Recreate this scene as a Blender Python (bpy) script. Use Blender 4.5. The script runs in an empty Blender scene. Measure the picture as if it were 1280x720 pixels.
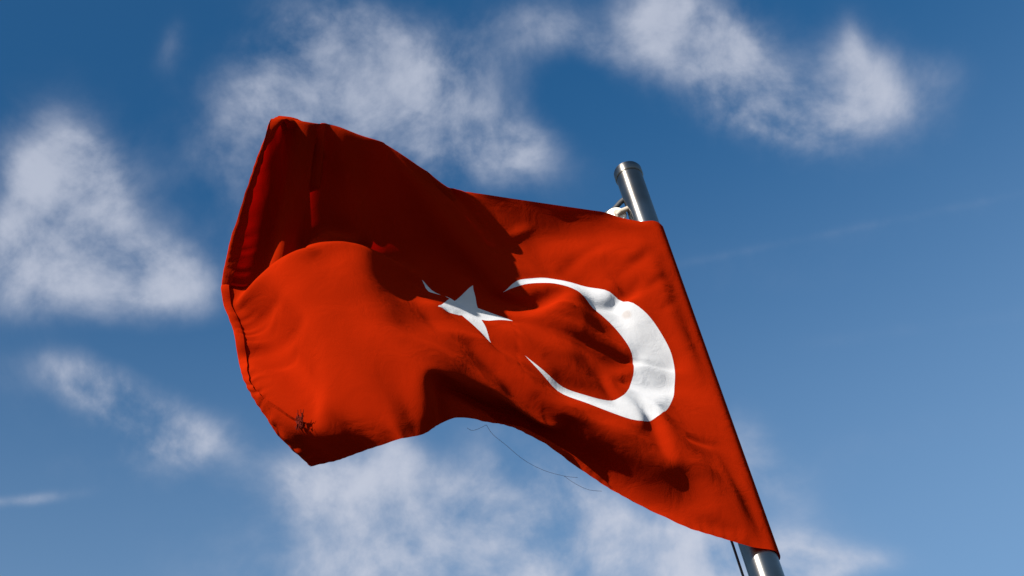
import bpy, math, random
import numpy as np
from mathutils import Vector, Matrix
from mathutils.geometry import delaunay_2d_cdt

R = math.radians
scene = bpy.context.scene
COL = scene.collection
FLAG_H = 1.5                       # metres, hoist height of the flag

# ------------------------------------------------------------------ camera
cam = bpy.data.cameras.new("camera")
cam.lens = 50.0
cam.sensor_width = 36.0
cam.clip_end = 20000.0
cam_ob = bpy.data.objects.new("camera", cam)
COL.objects.link(cam_ob)
CAM_POS = Vector((0.0, 0.0, 1.6))
CAM_ROT = Matrix(((0.973301, 0.229533, 0.0), (0.159447, -0.676112, -0.71934), (-0.165112, 0.700134, -0.694658)))
cam_ob.matrix_world = Matrix.Translation(CAM_POS) @ CAM_ROT.to_4x4()
scene.camera = cam_ob

# ------------------------------------------------------------------ light and exposure
SUN_DIR = Vector((-0.48763, -0.78057, 0.39106)).normalized()          # towards the sun
SUN_EL = math.asin(SUN_DIR.z)
SUN_AZ = math.atan2(SUN_DIR.x, SUN_DIR.y)              # clockwise from +Y
sun = bpy.data.lights.new("sun", 'SUN')
sun.energy = 5.0
sun.angle = R(0.5)
sun.color = (1.0, 0.95, 0.88)
sun_ob = bpy.data.objects.new("sun", sun)
COL.objects.link(sun_ob)
sun_ob.rotation_euler = SUN_DIR.to_track_quat('Z', 'Y').to_euler()
sun_ob.location = (-6, -6, 12)

vs_ = scene.view_settings
vs_.view_transform = 'Standard'
vs_.look = 'None'
vs_.exposure = 1.26
vs_.gamma = 1.0
vs_.use_curve_mapping = False
scene.render.film_transparent = False
scene.cycles.use_denoising = True
scene.cycles.max_bounces = 10
scene.cycles.transmission_bounces = 8

# ------------------------------------------------------------------ sky with clouds
def nd(nt, typ, **kw):
    n = nt.nodes.new(typ)
    for k, v in kw.items():
        setattr(n, k, v)
    return n

def math_node(nt, op, a, b=None, clamp=False):
    n = nd(nt, 'ShaderNodeMath', operation=op, use_clamp=clamp)
    for i, x in enumerate((a, b)):
        if x is None:
            continue
        if isinstance(x, (int, float)):
            n.inputs[i].default_value = x
        else:
            nt.links.new(x, n.inputs[i])
    return n.outputs[0]

world = bpy.data.worlds.new("World")
scene.world = world
world.use_nodes = True
wn = world.node_tree
wn.nodes.clear()
w_out = nd(wn, 'ShaderNodeOutputWorld')
w_bg = nd(wn, 'ShaderNodeBackground')
w_bg.inputs['Strength'].default_value = 0.05
wn.links.new(w_bg.outputs[0], w_out.inputs['Surface'])
sky = nd(wn, 'ShaderNodeTexSky', sky_type='NISHITA')
sky.sun_disc = False
sky.sun_elevation = SUN_EL
sky.sun_rotation = SUN_AZ
sky.altitude = 0.0
sky.air_density = 1.0
sky.dust_density = 0.6
sky.ozone_density = 2.0
geo = nd(wn, 'ShaderNodeNewGeometry')
direction = geo.outputs['Incoming']      # for the world: the direction looked along (negated)
neg = nd(wn, 'ShaderNodeVectorMath', operation='SCALE')
neg.inputs['Scale'].default_value = -1.0
wn.links.new(direction, neg.inputs[0])
DIR = neg.outputs[0]

# the cloud masses: azimuth, elevation, half width, half height, tilt (degrees), amount
CLOUDS = [
    (-25.61, 50.15, 2.04, 1.93, 6.4, 0.94),
    (-24.29, 48.54, 2.22, 1.74, 4.9, 0.75),
    (-26.88, 46.68, 2.96, 1.74, 6.3, 0.75),
    (-21.7, 46.33, 3.33, 1.47, -17.7, 1.06),
    (-18.86, 46.03, 1.85, 1.35, -29.8, 0.4),
    (-25.37, 44.76, 4.07, 1.74, 4.5, 0.35),
    (-26.82, 43.44, 2.22, 1.55, 5.1, 0.35),
    (-23.76, 49.96, 1.11, 1.93, 24.9, 0.5),
    (-8.78, 55.79, 2.22, 1.16, -5.8, 0.69),
    (-5.08, 55.05, 1.85, 1.16, -28.9, 0.62),
    (-10.21, 54.15, 2.22, 1.74, -4.9, 0.56),
    (-7.33, 52.71, 3.33, 1.74, 2.7, 0.94),
    (-2.17, 50.73, 3.7, 1.62, -31.5, 1.12),
    (-4.15, 52.73, 2.96, 1.35, -39.8, 0.62),
    (-11.51, 52.64, 2.59, 1.93, -4.1, 0.62),
    (1.98, 49.46, 1.85, 1.16, -14.7, 0.75),
    (-15.24, 50.72, 1.48, 2.7, -1.5, 0.44),
    (-0.72, 53.29, 3.33, 1.55, -22.5, 0.44),
    (13.4, 51.96, 1.85, 2.13, -43.8, 0.88),
    (15.83, 50.74, 2.22, 1.55, -55.7, 0.88),
    (16.68, 48.58, 2.04, 1.55, -66.0, 1.0),
    (17.86, 46.62, 2.22, 1.16, -56.7, 1.0),
    (20.02, 45.84, 2.22, 0.97, -38.2, 0.62),
    (22.41, 47.04, 1.85, 1.55, -70.4, 0.62),
    (23.64, 45.47, 2.22, 1.08, -61.0, 0.56),
    (23.09, 48.19, 0.44, 0.97, -21.2, 0.44),
    (26.42, 45.31, 1.11, 0.97, -33.3, 0.25),
    (14.52, 48.04, 1.85, 0.97, -24.3, 0.44),
    (-23.28, 41.92, 1.85, 1.08, -27.8, 0.94),
    (-21.05, 41.04, 2.22, 1.01, -24.6, 0.81),
    (-19.04, 39.79, 2.22, 1.01, -21.2, 0.88),
    (-20.2, 38.72, 2.59, 0.97, -0.7, 0.44),
    (-17.06, 39.89, 1.48, 0.77, -2.4, 0.38),
    (-12.41, 37.76, 1.67, 1.35, -5.7, 0.88),
    (-7.46, 38.54, 1.85, 0.85, -43.6, 0.75),
    (-9.65, 37.51, 1.85, 1.16, -7.4, 0.5),
    (-6.74, 35.89, 4.44, 1.35, -19.2, 0.81),
    (-3.35, 35.08, 3.33, 1.55, -21.2, 1.06),
    (-0.23, 34.85, 3.33, 1.55, -33.0, 0.88),
    (-1.33, 36.67, 2.96, 1.16, -47.4, 0.75),
    (3.0, 32.58, 4.07, 1.35, -14.7, 1.0),
    (-10.04, 34.71, 4.07, 1.55, -7.4, 0.69),
    (9.52, 34.21, 2.04, 1.08, -48.7, 0.56),
    (9.45, 35.88, 1.11, 0.97, -48.9, 0.44),
    (10.14, 30.29, 1.85, 1.08, -38.3, 1.19),
    (5.74, 31.62, 2.22, 1.16, -16.1, 0.75),
    (-3.11, 32.81, 9.55, 1.16, -11.3, 0.62),
    (-25.15, 37.4, 2.04, 0.23, 8.0, 0.42),
    (-26.03, 37.2, 1.48, 0.23, 5.4, 0.4),
    (18.97, 41.57, 9.58, 0.19, -14.5, 0.15),
    (17.57, 41.49, 9.19, 1.16, -13.5, 0.12),
    (19.18, 37.09, 6.64, 0.39, -17.6, 0.14),
    (18.67, 39.7, 8.1, 0.54, -19.9, 0.08),
    (6.59, 53.55, 2.22, 1.16, -18.4, 0.56),
    (8.65, 52.29, 1.48, 0.77, -40.0, 0.38),
    (-18.88, 54.88, 0.52, 1.16, -17.7, 0.35),
    (15.12, 33.48, 5.17, 0.97, -12.0, 0.15),
    (12.51, 29.75, 1.48, 0.54, -19.6, 0.5),
    (-25.29, 49.41, 1.45, 1.45, 5.9, 0.35),
    (-21.7, 46.3, 2.25, 1.13, -17.7, 0.3),
    (-3.41, 51.69, 6.42, 3.22, -10.5, 0.2),
    (-23.5, 47.2, 5.46, 4.5, 3.9, 0.2),
    (-4.11, 35.2, 10.2, 2.9, -10.7, 0.22),
    (19.25, 47.53, 6.1, 3.22, -47.9, 0.14),
    (7.01, 53.3, 6.42, 1.93, -18.7, 0.15),
    (-19.84, 40.11, 4.18, 1.93, -15.6, 0.18),
    (-13.4, 49.57, 2.58, 3.54, -3.1, 0.15),
    (-21.96, 43.28, 3.54, 0.77, -10.3, -0.35),
    (-17.18, 43.03, 1.29, 1.29, -1.7, -0.3),
    (6.63, 51.06, 1.45, 1.93, -18.3, -0.3),
    (9.42, 53.11, 0.81, 1.29, -20.7, -0.2),
    (-26.41, 43.32, 2.25, 0.9, 4.8, -0.5),
]
total = None
for az, el, rw, rh, tilt, amt in CLOUDS:
    a, e = R(az), R(el)
    c = Vector((math.sin(a) * math.cos(e), math.cos(a) * math.cos(e), math.sin(e)))
    side = Vector((math.cos(a), -math.sin(a), 0.0))
    upv = side.cross(c)
    t1 = (side * math.cos(R(tilt)) + upv * math.sin(R(tilt))) / math.sin(R(rw))
    t2 = (-side * math.sin(R(tilt)) + upv * math.cos(R(tilt))) / math.sin(R(rh))
    sq = []
    for t in (t1, t2):
        d = nd(wn, 'ShaderNodeVectorMath', operation='DOT_PRODUCT')
        d.inputs[1].default_value = t
        wn.links.new(DIR, d.inputs[0])
        sq.append(math_node(wn, 'MULTIPLY', d.outputs['Value'], d.outputs['Value']))
    s = math_node(wn, 'ADD', sq[0], sq[1])
    g = math_node(wn, 'MULTIPLY', math_node(wn, 'POWER', 2.718, math_node(wn, 'MULTIPLY', s, -1.0)), amt)
    total = g if total is None else math_node(wn, 'ADD', total, g)

def noise(scale, detail, rough, distort, offs):
    mp = nd(wn, 'ShaderNodeMapping')
    mp.inputs['Location'].default_value = offs
    wn.links.new(DIR, mp.inputs['Vector'])
    n = nd(wn, 'ShaderNodeTexNoise')
    n.inputs['Scale'].default_value = scale
    n.inputs['Detail'].default_value = detail
    n.inputs['Roughness'].default_value = rough
    n.inputs['Distortion'].default_value = distort
    wn.links.new(mp.outputs[0], n.inputs['Vector'])
    return n.outputs['Fac']
n_big = noise(11.5, 8.0, 0.57, 0.22, (9.2, 4.1, 2.3))
n_fine = noise(34.0, 7.0, 0.60, 0.30, (0.3, 3.9, 1.2))
tex = math_node(wn, 'ADD', math_node(wn, 'MULTIPLY', n_big, 0.84), math_node(wn, 'MULTIPLY', n_fine, 0.16))
tex = math_node(wn, 'SUBTRACT', tex, 0.5)
soft = math_node(wn, 'MINIMUM', total, 1.15)
amount = math_node(wn, 'ADD', soft, math_node(wn, 'MULTIPLY', math_node(wn, 'MULTIPLY', tex, 5.5), math_node(wn, 'ADD', math_node(wn, 'MULTIPLY', soft, 0.85), 0.07)))
ramp = nd(wn, 'ShaderNodeMapRange', interpolation_type='SMOOTHSTEP')
ramp.inputs['From Min'].default_value = 0.02
ramp.inputs['From Max'].default_value = 1.85
ramp.inputs['To Min'].default_value = 0.0
ramp.inputs['To Max'].default_value = 0.93
wn.links.new(amount, ramp.inputs['Value'])
hue = nd(wn, 'ShaderNodeHueSaturation')
hue.inputs['Hue'].default_value = 0.5
hue.inputs['Saturation'].default_value = 1.45
hue.inputs['Value'].default_value = 1.05
wn.links.new(sky.outputs[0], hue.inputs['Color'])
cl = nd(wn, 'ShaderNodeMixRGB')
cl.inputs['Color1'].default_value = (3.0, 3.45, 4.5, 1)
cl.inputs['Color2'].default_value = (5.0, 5.3, 6.2, 1)
low = nd(wn, 'ShaderNodeSeparateXYZ')
wn.links.new(DIR, low.inputs[0])
lowr = nd(wn, 'ShaderNodeMapRange')
lowr.inputs['From Min'].default_value = 0.75
lowr.inputs['From Max'].default_value = 0.30
lowr.inputs['To Min'].default_value = 0.15
lowr.inputs['To Max'].default_value = 1.1
wn.links.new(low.outputs['Z'], lowr.inputs['Value'])
shade = math_node(wn, 'ADD', math_node(wn, 'MULTIPLY', n_big, 0.9), -0.42)
wn.links.new(math_node(wn, 'ADD', math_node(wn, 'ADD', lowr.outputs[0], shade), math_node(wn, 'MULTIPLY', ramp.outputs[0], 0.25), True), cl.inputs['Fac'])
mix = nd(wn, 'ShaderNodeMixRGB')
wn.links.new(ramp.outputs[0], mix.inputs['Fac'])
# paler air towards the horizon
hz = nd(wn, 'ShaderNodeMapRange', interpolation_type='SMOOTHSTEP')
hz.inputs['From Min'].default_value = 0.80
hz.inputs['From Max'].default_value = 0.40
hz.inputs['To Min'].default_value = 0.045
hz.inputs['To Max'].default_value = 0.42
wn.links.new(low.outputs['Z'], hz.inputs['Value'])
hzm = nd(wn, 'ShaderNodeMixRGB')
hzm.inputs['Color2'].default_value = (3.6, 5.0, 6.6, 1)
wn.links.new(hz.outputs[0], hzm.inputs['Fac'])
wn.links.new(hue.outputs[0], hzm.inputs['Color1'])
wn.links.new(hzm.outputs[0], mix.inputs['Color1'])
wn.links.new(cl.outputs[0], mix.inputs['Color2'])
wn.links.new(mix.outputs[0], w_bg.inputs['Color'])

# ------------------------------------------------------------------ helpers
def link(o, parent=None):
    COL.objects.link(o)
    if parent is not None:
        o.parent = parent
        o.matrix_parent_inverse = Matrix.Translation(parent.location).inverted()
    return o

def empty(name, loc, label, cat, group=None):
    o = bpy.data.objects.new(name, None)
    o.empty_display_size = 0.2
    o.location = loc
    COL.objects.link(o)
    o['label'] = label
    o['category'] = cat
    if group:
        o['group'] = group
    return o

def mesh_ob(name, verts, faces, mat, parent=None, normals=None, uvs=None, smooth=True):
    me = bpy.data.meshes.new(name)
    me.from_pydata([tuple(map(float, v)) for v in verts], [], [tuple(map(int, f)) for f in faces])
    if uvs is not None:
        lay = me.uv_layers.new(name="cloth_uv")
        li = np.empty(len(me.loops), dtype=np.int32)
        me.loops.foreach_get('vertex_index', li)
        lay.data.foreach_set('uv', np.asarray(uvs, dtype=np.float32)[li].ravel())
    me.polygons.foreach_set('use_smooth', [smooth] * len(me.polygons))
    if normals is not None:
        me.normals_split_custom_set_from_vertices([tuple(map(float, n)) for n in normals])
    me.materials.append(mat)
    if normals is None and smooth:
        me.set_sharp_from_angle(angle=R(40))
    me.update()
    o = bpy.data.objects.new(name, me)
    return link(o, parent)

def tube(path, rad, n=10, caps=True):
    """verts and faces of a round tube through the points"""
    P = [Vector(p) for p in path]
    rads = rad if isinstance(rad, (list, tuple)) else [rad] * len(P)
    V, F = [], []
    t = (P[1] - P[0]).normalized()
    u = t.orthogonal().normalized()
    for i, p in enumerate(P):
        t = (P[min(i + 1, len(P) - 1)] - P[max(i - 1, 0)]).normalized()
        u = (u - t * u.dot(t)).normalized()
        w = t.cross(u)
        for k in range(n):
            a = 2 * math.pi * k / n
            V.append(p + (u * math.cos(a) + w * math.sin(a)) * rads[i])
    for i in range(len(P) - 1):
        for k in range(n):
            F.append((i * n + k, i * n + (k + 1) % n, (i + 1) * n + (k + 1) % n, (i + 1) * n + k))
    if caps:
        F.append(tuple(range(n))[::-1])
        F.append(tuple((len(P) - 1) * n + k for k in range(n)))
    return V, F

def lathe(profile, origin, axis, n=64):
    """profile of (radius, height) turned round an axis"""
    axis = Vector(axis).normalized()
    u = axis.orthogonal().normalized()
    w = axis.cross(u)
    V, F = [], []
    for r, hgt in profile:
        for k in range(n):
            a = 2 * math.pi * k / n
            V.append(Vector(origin) + axis * hgt + (u * math.cos(a) + w * math.sin(a)) * r)
    for i in range(len(profile) - 1):
        for k in range(n):
            F.append((i * n + k, i * n + (k + 1) % n, (i + 1) * n + (k + 1) % n, (i + 1) * n + k))
    return V, F

def new_mat(name):
    m = bpy.data.materials.new(name)
    m.use_nodes = True
    m.node_tree.nodes.clear()
    return m, m.node_tree

# ------------------------------------------------------------------ materials
def cloth_mat(name, front, through, share, weave=0.35, dirt=None):
    """woven cloth: light scattered back by the threads and light let through them"""
    m, nt = new_mat(name)
    out = nd(nt, 'ShaderNodeOutputMaterial')
    uv = nd(nt, 'ShaderNodeUVMap', uv_map="cloth_uv")
    dif = nd(nt, 'ShaderNodeBsdfDiffuse')
    dif.inputs['Roughness'].default_value = 0.6
    tr = nd(nt, 'ShaderNodeBsdfTranslucent')
    tr.inputs['Color'].default_value = (*through, 1)
    mx = nd(nt, 'ShaderNodeMixShader')
    mx.inputs['Fac'].default_value = share
    # slight unevenness of the dye
    ns = nd(nt, 'ShaderNodeTexNoise')
    ns.inputs['Scale'].default_value = 9.0
    ns.inputs['Detail'].default_value = 5.0
    nt.links.new(uv.outputs[0], ns.inputs['Vector'])
    rmp = nd(nt, 'ShaderNodeMapRange')
    rmp.inputs['To Min'].default_value = 0.93
    rmp.inputs['To Max'].default_value = 1.07
    nt.links.new(ns.outputs['Fac'], rmp.inputs['Value'])
    col = nd(nt, 'ShaderNodeVectorMath', operation='SCALE')
    col.inputs[0].default_value = front
    nt.links.new(rmp.outputs[0], col.inputs['Scale'])
    colour = col.outputs[0]
    if dirt is not None:
        (du, dv, dr, dcol) = dirt
        sub = nd(nt, 'ShaderNodeVectorMath', operation='DISTANCE')
        sub.inputs[1].default_value = (du, dv, 0)
        nt.links.new(uv.outputs[0], sub.inputs[0])
        mr = nd(nt, 'ShaderNodeMapRange', interpolation_type='SMOOTHSTEP')
        mr.inputs['From Min'].default_value = dr
        mr.inputs['From Max'].default_value = dr * 0.35
        nt.links.new(sub.outputs['Value'], mr.inputs['Value'])
        mixc = nd(nt, 'ShaderNodeMixRGB')
        mixc.inputs['Color2'].default_value = (*dcol, 1)
        nt.links.new(math_node(nt, 'MULTIPLY', mr.outputs[0], 0.7), mixc.inputs['Fac'])
        nt.links.new(colour, mixc.inputs['Color1'])
        colour = mixc.outputs[0]
    nt.links.new(colour, dif.inputs['Color'])
    # weave and small creases as relief
    wv = nd(nt, 'ShaderNodeTexNoise')
    wv.inputs['Scale'].default_value = 420.0
    wv.inputs['Detail'].default_value = 2.0
    nt.links.new(uv.outputs[0], wv.inputs['Vector'])
    bp = nd(nt, 'ShaderNodeBump')
    bp.inputs['Strength'].default_value = weave
    bp.inputs['Distance'].default_value = 0.0012
    nt.links.new(wv.outputs['Fac'], bp.inputs['Height'])
    cr = nd(nt, 'ShaderNodeTexNoise')
    cr.inputs['Scale'].default_value = 16.0
    cr.inputs['Detail'].default_value = 6.0
    cr.inputs['Roughness'].default_value = 0.55
    cr.inputs['Distortion'].default_value = 0.8
    nt.links.new(uv.outputs[0], cr.inputs['Vector'])
    bp2 = nd(nt, 'ShaderNodeBump')
    bp2.inputs['Strength'].default_value = 0.35
    bp2.inputs['Distance'].default_value = 0.012
    nt.links.new(cr.outputs['Fac'], bp2.inputs['Height'])
    nt.links.new(bp.outputs[0], bp2.inputs['Normal'])
    bp = bp2
    nt.links.new(bp.outputs[0], dif.inputs['Normal'])
    nt.links.new(bp.outputs[0], tr.inputs['Normal'])
    nt.links.new(dif.outputs[0], mx.inputs[1])
    nt.links.new(tr.outputs[0], mx.inputs[2])
    nt.links.new(mx.outputs[0], out.inputs['Surface'])
    return m

M_RED = cloth_mat("red_cloth", (0.275, 0.0120, 0.0012), (0.40, 0.0015, 0.0004), 0.20)
M_HEM = cloth_mat("red_hem_cloth", (0.275, 0.0120, 0.0012), (0.40, 0.0015, 0.0004), 0.05)
M_WHITE = cloth_mat("white_cloth", (0.57, 0.57, 0.58), (0.5, 0.5, 0.52), 0.25, dirt=(0.341, 0.640, 0.017, (0.45, 0.40, 0.37)))
M_STAR = cloth_mat("white_star_cloth", (0.57, 0.57, 0.58), (0.5, 0.5, 0.52), 0.25)

def metal_mat():
    m, nt = new_mat("brushed_steel")
    out = nd(nt, 'ShaderNodeOutputMaterial')
    b = nd(nt, 'ShaderNodeBsdfPrincipled')
    b.inputs['Metallic'].default_value = 1.0
    b.inputs['Anisotropic'].default_value = 0.75
    b.inputs['Anisotropic Rotation'].default_value = 0.25
    tg = nd(nt, 'ShaderNodeTangent', direction_type='RADIAL', axis='Z')
    nt.links.new(tg.outputs[0], b.inputs['Tangent'])
    tc = nd(nt, 'ShaderNodeTexCoord')
    mp = nd(nt, 'ShaderNodeMapping')
    mp.inputs['Scale'].default_value = (9.0, 9.0, 140.0)
    nt.links.new(tc.outputs['Object'], mp.inputs[0])
    n1 = nd(nt, 'ShaderNodeTexNoise')
    n1.inputs['Scale'].default_value = 1.0
    n1.inputs['Detail'].default_value = 4.0
    nt.links.new(mp.outputs[0], n1.inputs['Vector'])
    n2 = nd(nt, 'ShaderNodeTexNoise')
    n2.inputs['Scale'].default_value = 5.0
    n2.inputs['Detail'].default_value = 6.0
    nt.links.new(tc.outputs['Object'], n2.inputs['Vector'])
    rr = nd(nt, 'ShaderNodeMapRange')
    rr.inputs['To Min'].default_value = 0.30
    rr.inputs['To Max'].default_value = 0.44
    nt.links.new(n1.outputs['Fac'], rr.inputs['Value'])
    nt.links.new(rr.outputs[0], b.inputs['Roughness'])
    cr = nd(nt, 'ShaderNodeValToRGB')
    cr.color_ramp.elements[0].position = 0.35
    cr.color_ramp.elements[0].color = (0.15, 0.135, 0.12, 1)
    cr.color_ramp.elements[1].position = 0.62
    cr.color_ramp.elements[1].color = (0.22, 0.22, 0.215, 1)
    nt.links.new(n2.outputs['Fac'], cr.inputs['Fac'])
    nt.links.new(cr.outputs[0], b.inputs['Base Color'])
    bp = nd(nt, 'ShaderNodeBump')
    bp.inputs['Strength'].default_value = 0.06
    bp.inputs['Distance'].default_value = 0.002
    nt.links.new(n1.outputs['Fac'], bp.inputs['Height'])
    nt.links.new(bp.outputs[0], b.inputs['Normal'])
    nt.links.new(b.outputs[0], out.inputs['Surface'])
    return m

def plain_mat(name, col, rough=0.5, metal=0.0, vary=0.15, scale=30.0, bump=0.1):
    m, nt = new_mat(name)
    out = nd(nt, 'ShaderNodeOutputMaterial')
    b = nd(nt, 'ShaderNodeBsdfPrincipled')
    b.inputs['Metallic'].default_value = metal
    if rough > 0.8:
        b.inputs['Specular IOR Level'].default_value = 0.05
    b.inputs['Roughness'].default_value = rough
    tc = nd(nt, 'ShaderNodeTexCoord')
    n = nd(nt, 'ShaderNodeTexNoise')
    n.inputs['Scale'].default_value = scale
    n.inputs['Detail'].default_value = 5.0
    nt.links.new(tc.outputs['Object'], n.inputs['Vector'])
    mr = nd(nt, 'ShaderNodeMapRange')
    mr.inputs['To Min'].default_value = 1 - vary
    mr.inputs['To Max'].default_value = 1 + vary
    nt.links.new(n.outputs['Fac'], mr.inputs['Value'])
    c = nd(nt, 'ShaderNodeVectorMath', operation='SCALE')
    c.inputs[0].default_value = col
    nt.links.new(mr.outputs[0], c.inputs['Scale'])
    nt.links.new(c.outputs[0], b.inputs['Base Color'])
    bp = nd(nt, 'ShaderNodeBump')
    bp.inputs['Strength'].default_value = bump
    bp.inputs['Distance'].default_value = 0.003
    nt.links.new(n.outputs['Fac'], bp.inputs['Height'])
    nt.links.new(bp.outputs[0], b.inputs['Normal'])
    nt.links.new(b.outputs[0], out.inputs['Surface'])
    return m

M_STEEL = metal_mat()
M_BLACK = plain_mat("black_rubber", (0.02, 0.02, 0.022), 0.6)
M_ROPE = plain_mat("dark_rope", (0.035, 0.035, 0.04), 0.55, scale=300, bump=0.5)
M_PLASTIC = plain_mat("white_plastic", (0.72, 0.70, 0.66), 0.4, vary=0.08)
M_BEIGE = plain_mat("beige_metal", (0.45, 0.38, 0.30), 0.45, metal=0.3)
M_THREAD = plain_mat("loose_red_thread", (0.24, 0.12, 0.11), 0.9)
M_FRAY = plain_mat("frayed_red_thread", (0.07, 0.006, 0.003), 0.9)
M_GROUND = plain_mat("stone_paving", (0.05, 0.05, 0.05), 0.85, vary=0.3, scale=1.5, bump=0.3)

# ------------------------------------------------------------------ ground
gs = 4000.0
gnd = mesh_ob("ground", [(-gs, -gs, 0), (gs, -gs, 0), (gs, gs, 0), (-gs, gs, 0)], [(0, 1, 2, 3)], M_GROUND, smooth=False)
gnd['kind'] = 'structure'

# ------------------------------------------------------------------ flagpole
AXIS0 = Vector((0.55268, 3.82767, 3.92061))            # a point of the pole's axis level with the flag's lower corner
E1 = Vector((0.9874, -0.15825, -0.0))                  # horizontal, towards the flag's outer (hoist) fold
E2 = Vector((-0.15825, -0.9874, 0.0))                  # horizontal, towards the viewer
POLE_R = 0.052
SLEEVE_R = 0.040 * FLAG_H
base = Vector((AXIS0.x, AXIS0.y, 0.0))
TOP_Z = AXIS0.z + 1.86
pole = empty("flagpole", base, "brushed steel flagpole with a rimmed end cap and a small white pulley near its top", "flagpole")
V, F = lathe([(0.0, 0.0), (0.16, 0.0), (0.16, 0.02), (POLE_R + .004, 0.02), (POLE_R, 0.03), (POLE_R, TOP_Z - base.z - .03), (0.0, TOP_Z - .03)], base, (0, 0, 1), 96)
mesh_ob("shaft", V, F, M_STEEL, pole)
cr_ = POLE_R + 0.0045
V, F = lathe([(POLE_R + .0005, -.048), (cr_ - .002, -.046), (cr_, -.042), (cr_, -.010), (cr_ - .003, -.003), (cr_ - .012, 0.0), (0.0, 0.004)], (base.x, base.y, TOP_Z), (0, 0, 1), 96)
mesh_ob("end_cap", V, F, M_STEEL, pole)

# pulley on the side away from the hoist fold
PZ = TOP_Z - 0.232
pc = Vector((base.x, base.y, PZ)) - E1 * (POLE_R + 0.046) - E2 * 0.0
axis_p = (E1*0.25 + E2).normalized()
V, F = lathe([(0.0, -.026), (.014, -.026), (.036, -.022), (.040, -.016), (.040, -.012), (.030, -.004), (.030, .004), (.040, .012), (.040, .016), (.036, .022), (.014, .026), (0.0, .026)], pc, axis_p, 40)
pul = mesh_ob("pulley", V, F, M_PLASTIC, pole)
V, F = lathe([(0.0, -.036), (.010, -.036), (.010, .036), (0.0, .036)], pc, axis_p, 20)
mesh_ob("pin", V, F, M_BEIGE, pul)
# curved black hanger from the pole over the pulley
pts = []
side = -E1
zz = Vector((0, 0, 1))
start = Vector((base.x, base.y, PZ + .085)) + side * (POLE_R - .01) - E2 * 0.0
ctrl = [start, start + side * .022 - zz * .010, pc + zz * .050 + side * .000, pc + zz * .040 + side * .032, pc + side * .053 + zz * .008, pc + side * .050 - zz * .025]
for i in range(len(ctrl) - 1):
    p0 = ctrl[max(i - 1, 0)]; p1 = ctrl[i]; p2 = ctrl[i + 1]; p3 = ctrl[min(i + 2, len(ctrl) - 1)]
    for k in range(6):
        t = k / 6
        pts.append(0.5 * ((2 * p1) + (p2 - p0) * t + (2 * p0 - 5 * p1 + 4 * p2 - p3) * t * t + (3 * p1 - p0 - 3 * p2 + p3) * t ** 3))
pts.append(ctrl[-1])
V, F = tube(pts, [0.011 - 0.002 * i / (len(pts) - 1) for i in range(len(pts))], 12)
mesh_ob("hanger", V, F, M_BLACK, pul)
# beige fork between pole and pulley
fk0 = Vector((base.x, base.y, PZ + .012)) + side * (POLE_R - .01) - E2 * 0.0
V, F = tube([fk0 - zz * .004 + E2 * .02, pc - side * .022 - zz * .004 + E2 * .030, pc - side * .004 - zz * .020 + E2 * .034], [.010, .010, .008], 12)
mesh_ob("fork", V, F, M_BEIGE, pul)

# halyard: a rope from the pulley down beside the pole to a cleat near its foot
ra = pc + side * -0.028 + E2 * 0.0
path = [Vector((ra.x, ra.y, ra.z - .0)) - zz * (ra.z - 0.9) * k / 24 + side * 0.003 * math.sin(k * 1.3) for k in range(25)]
V, F = tube(path, 0.0042, 10)
rope = mesh_ob("halyard_rope", V, F, M_ROPE)
rope['label'] = "thin dark halyard rope hanging down beside the steel flagpole below the flag"
rope['category'] = "rope"

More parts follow.
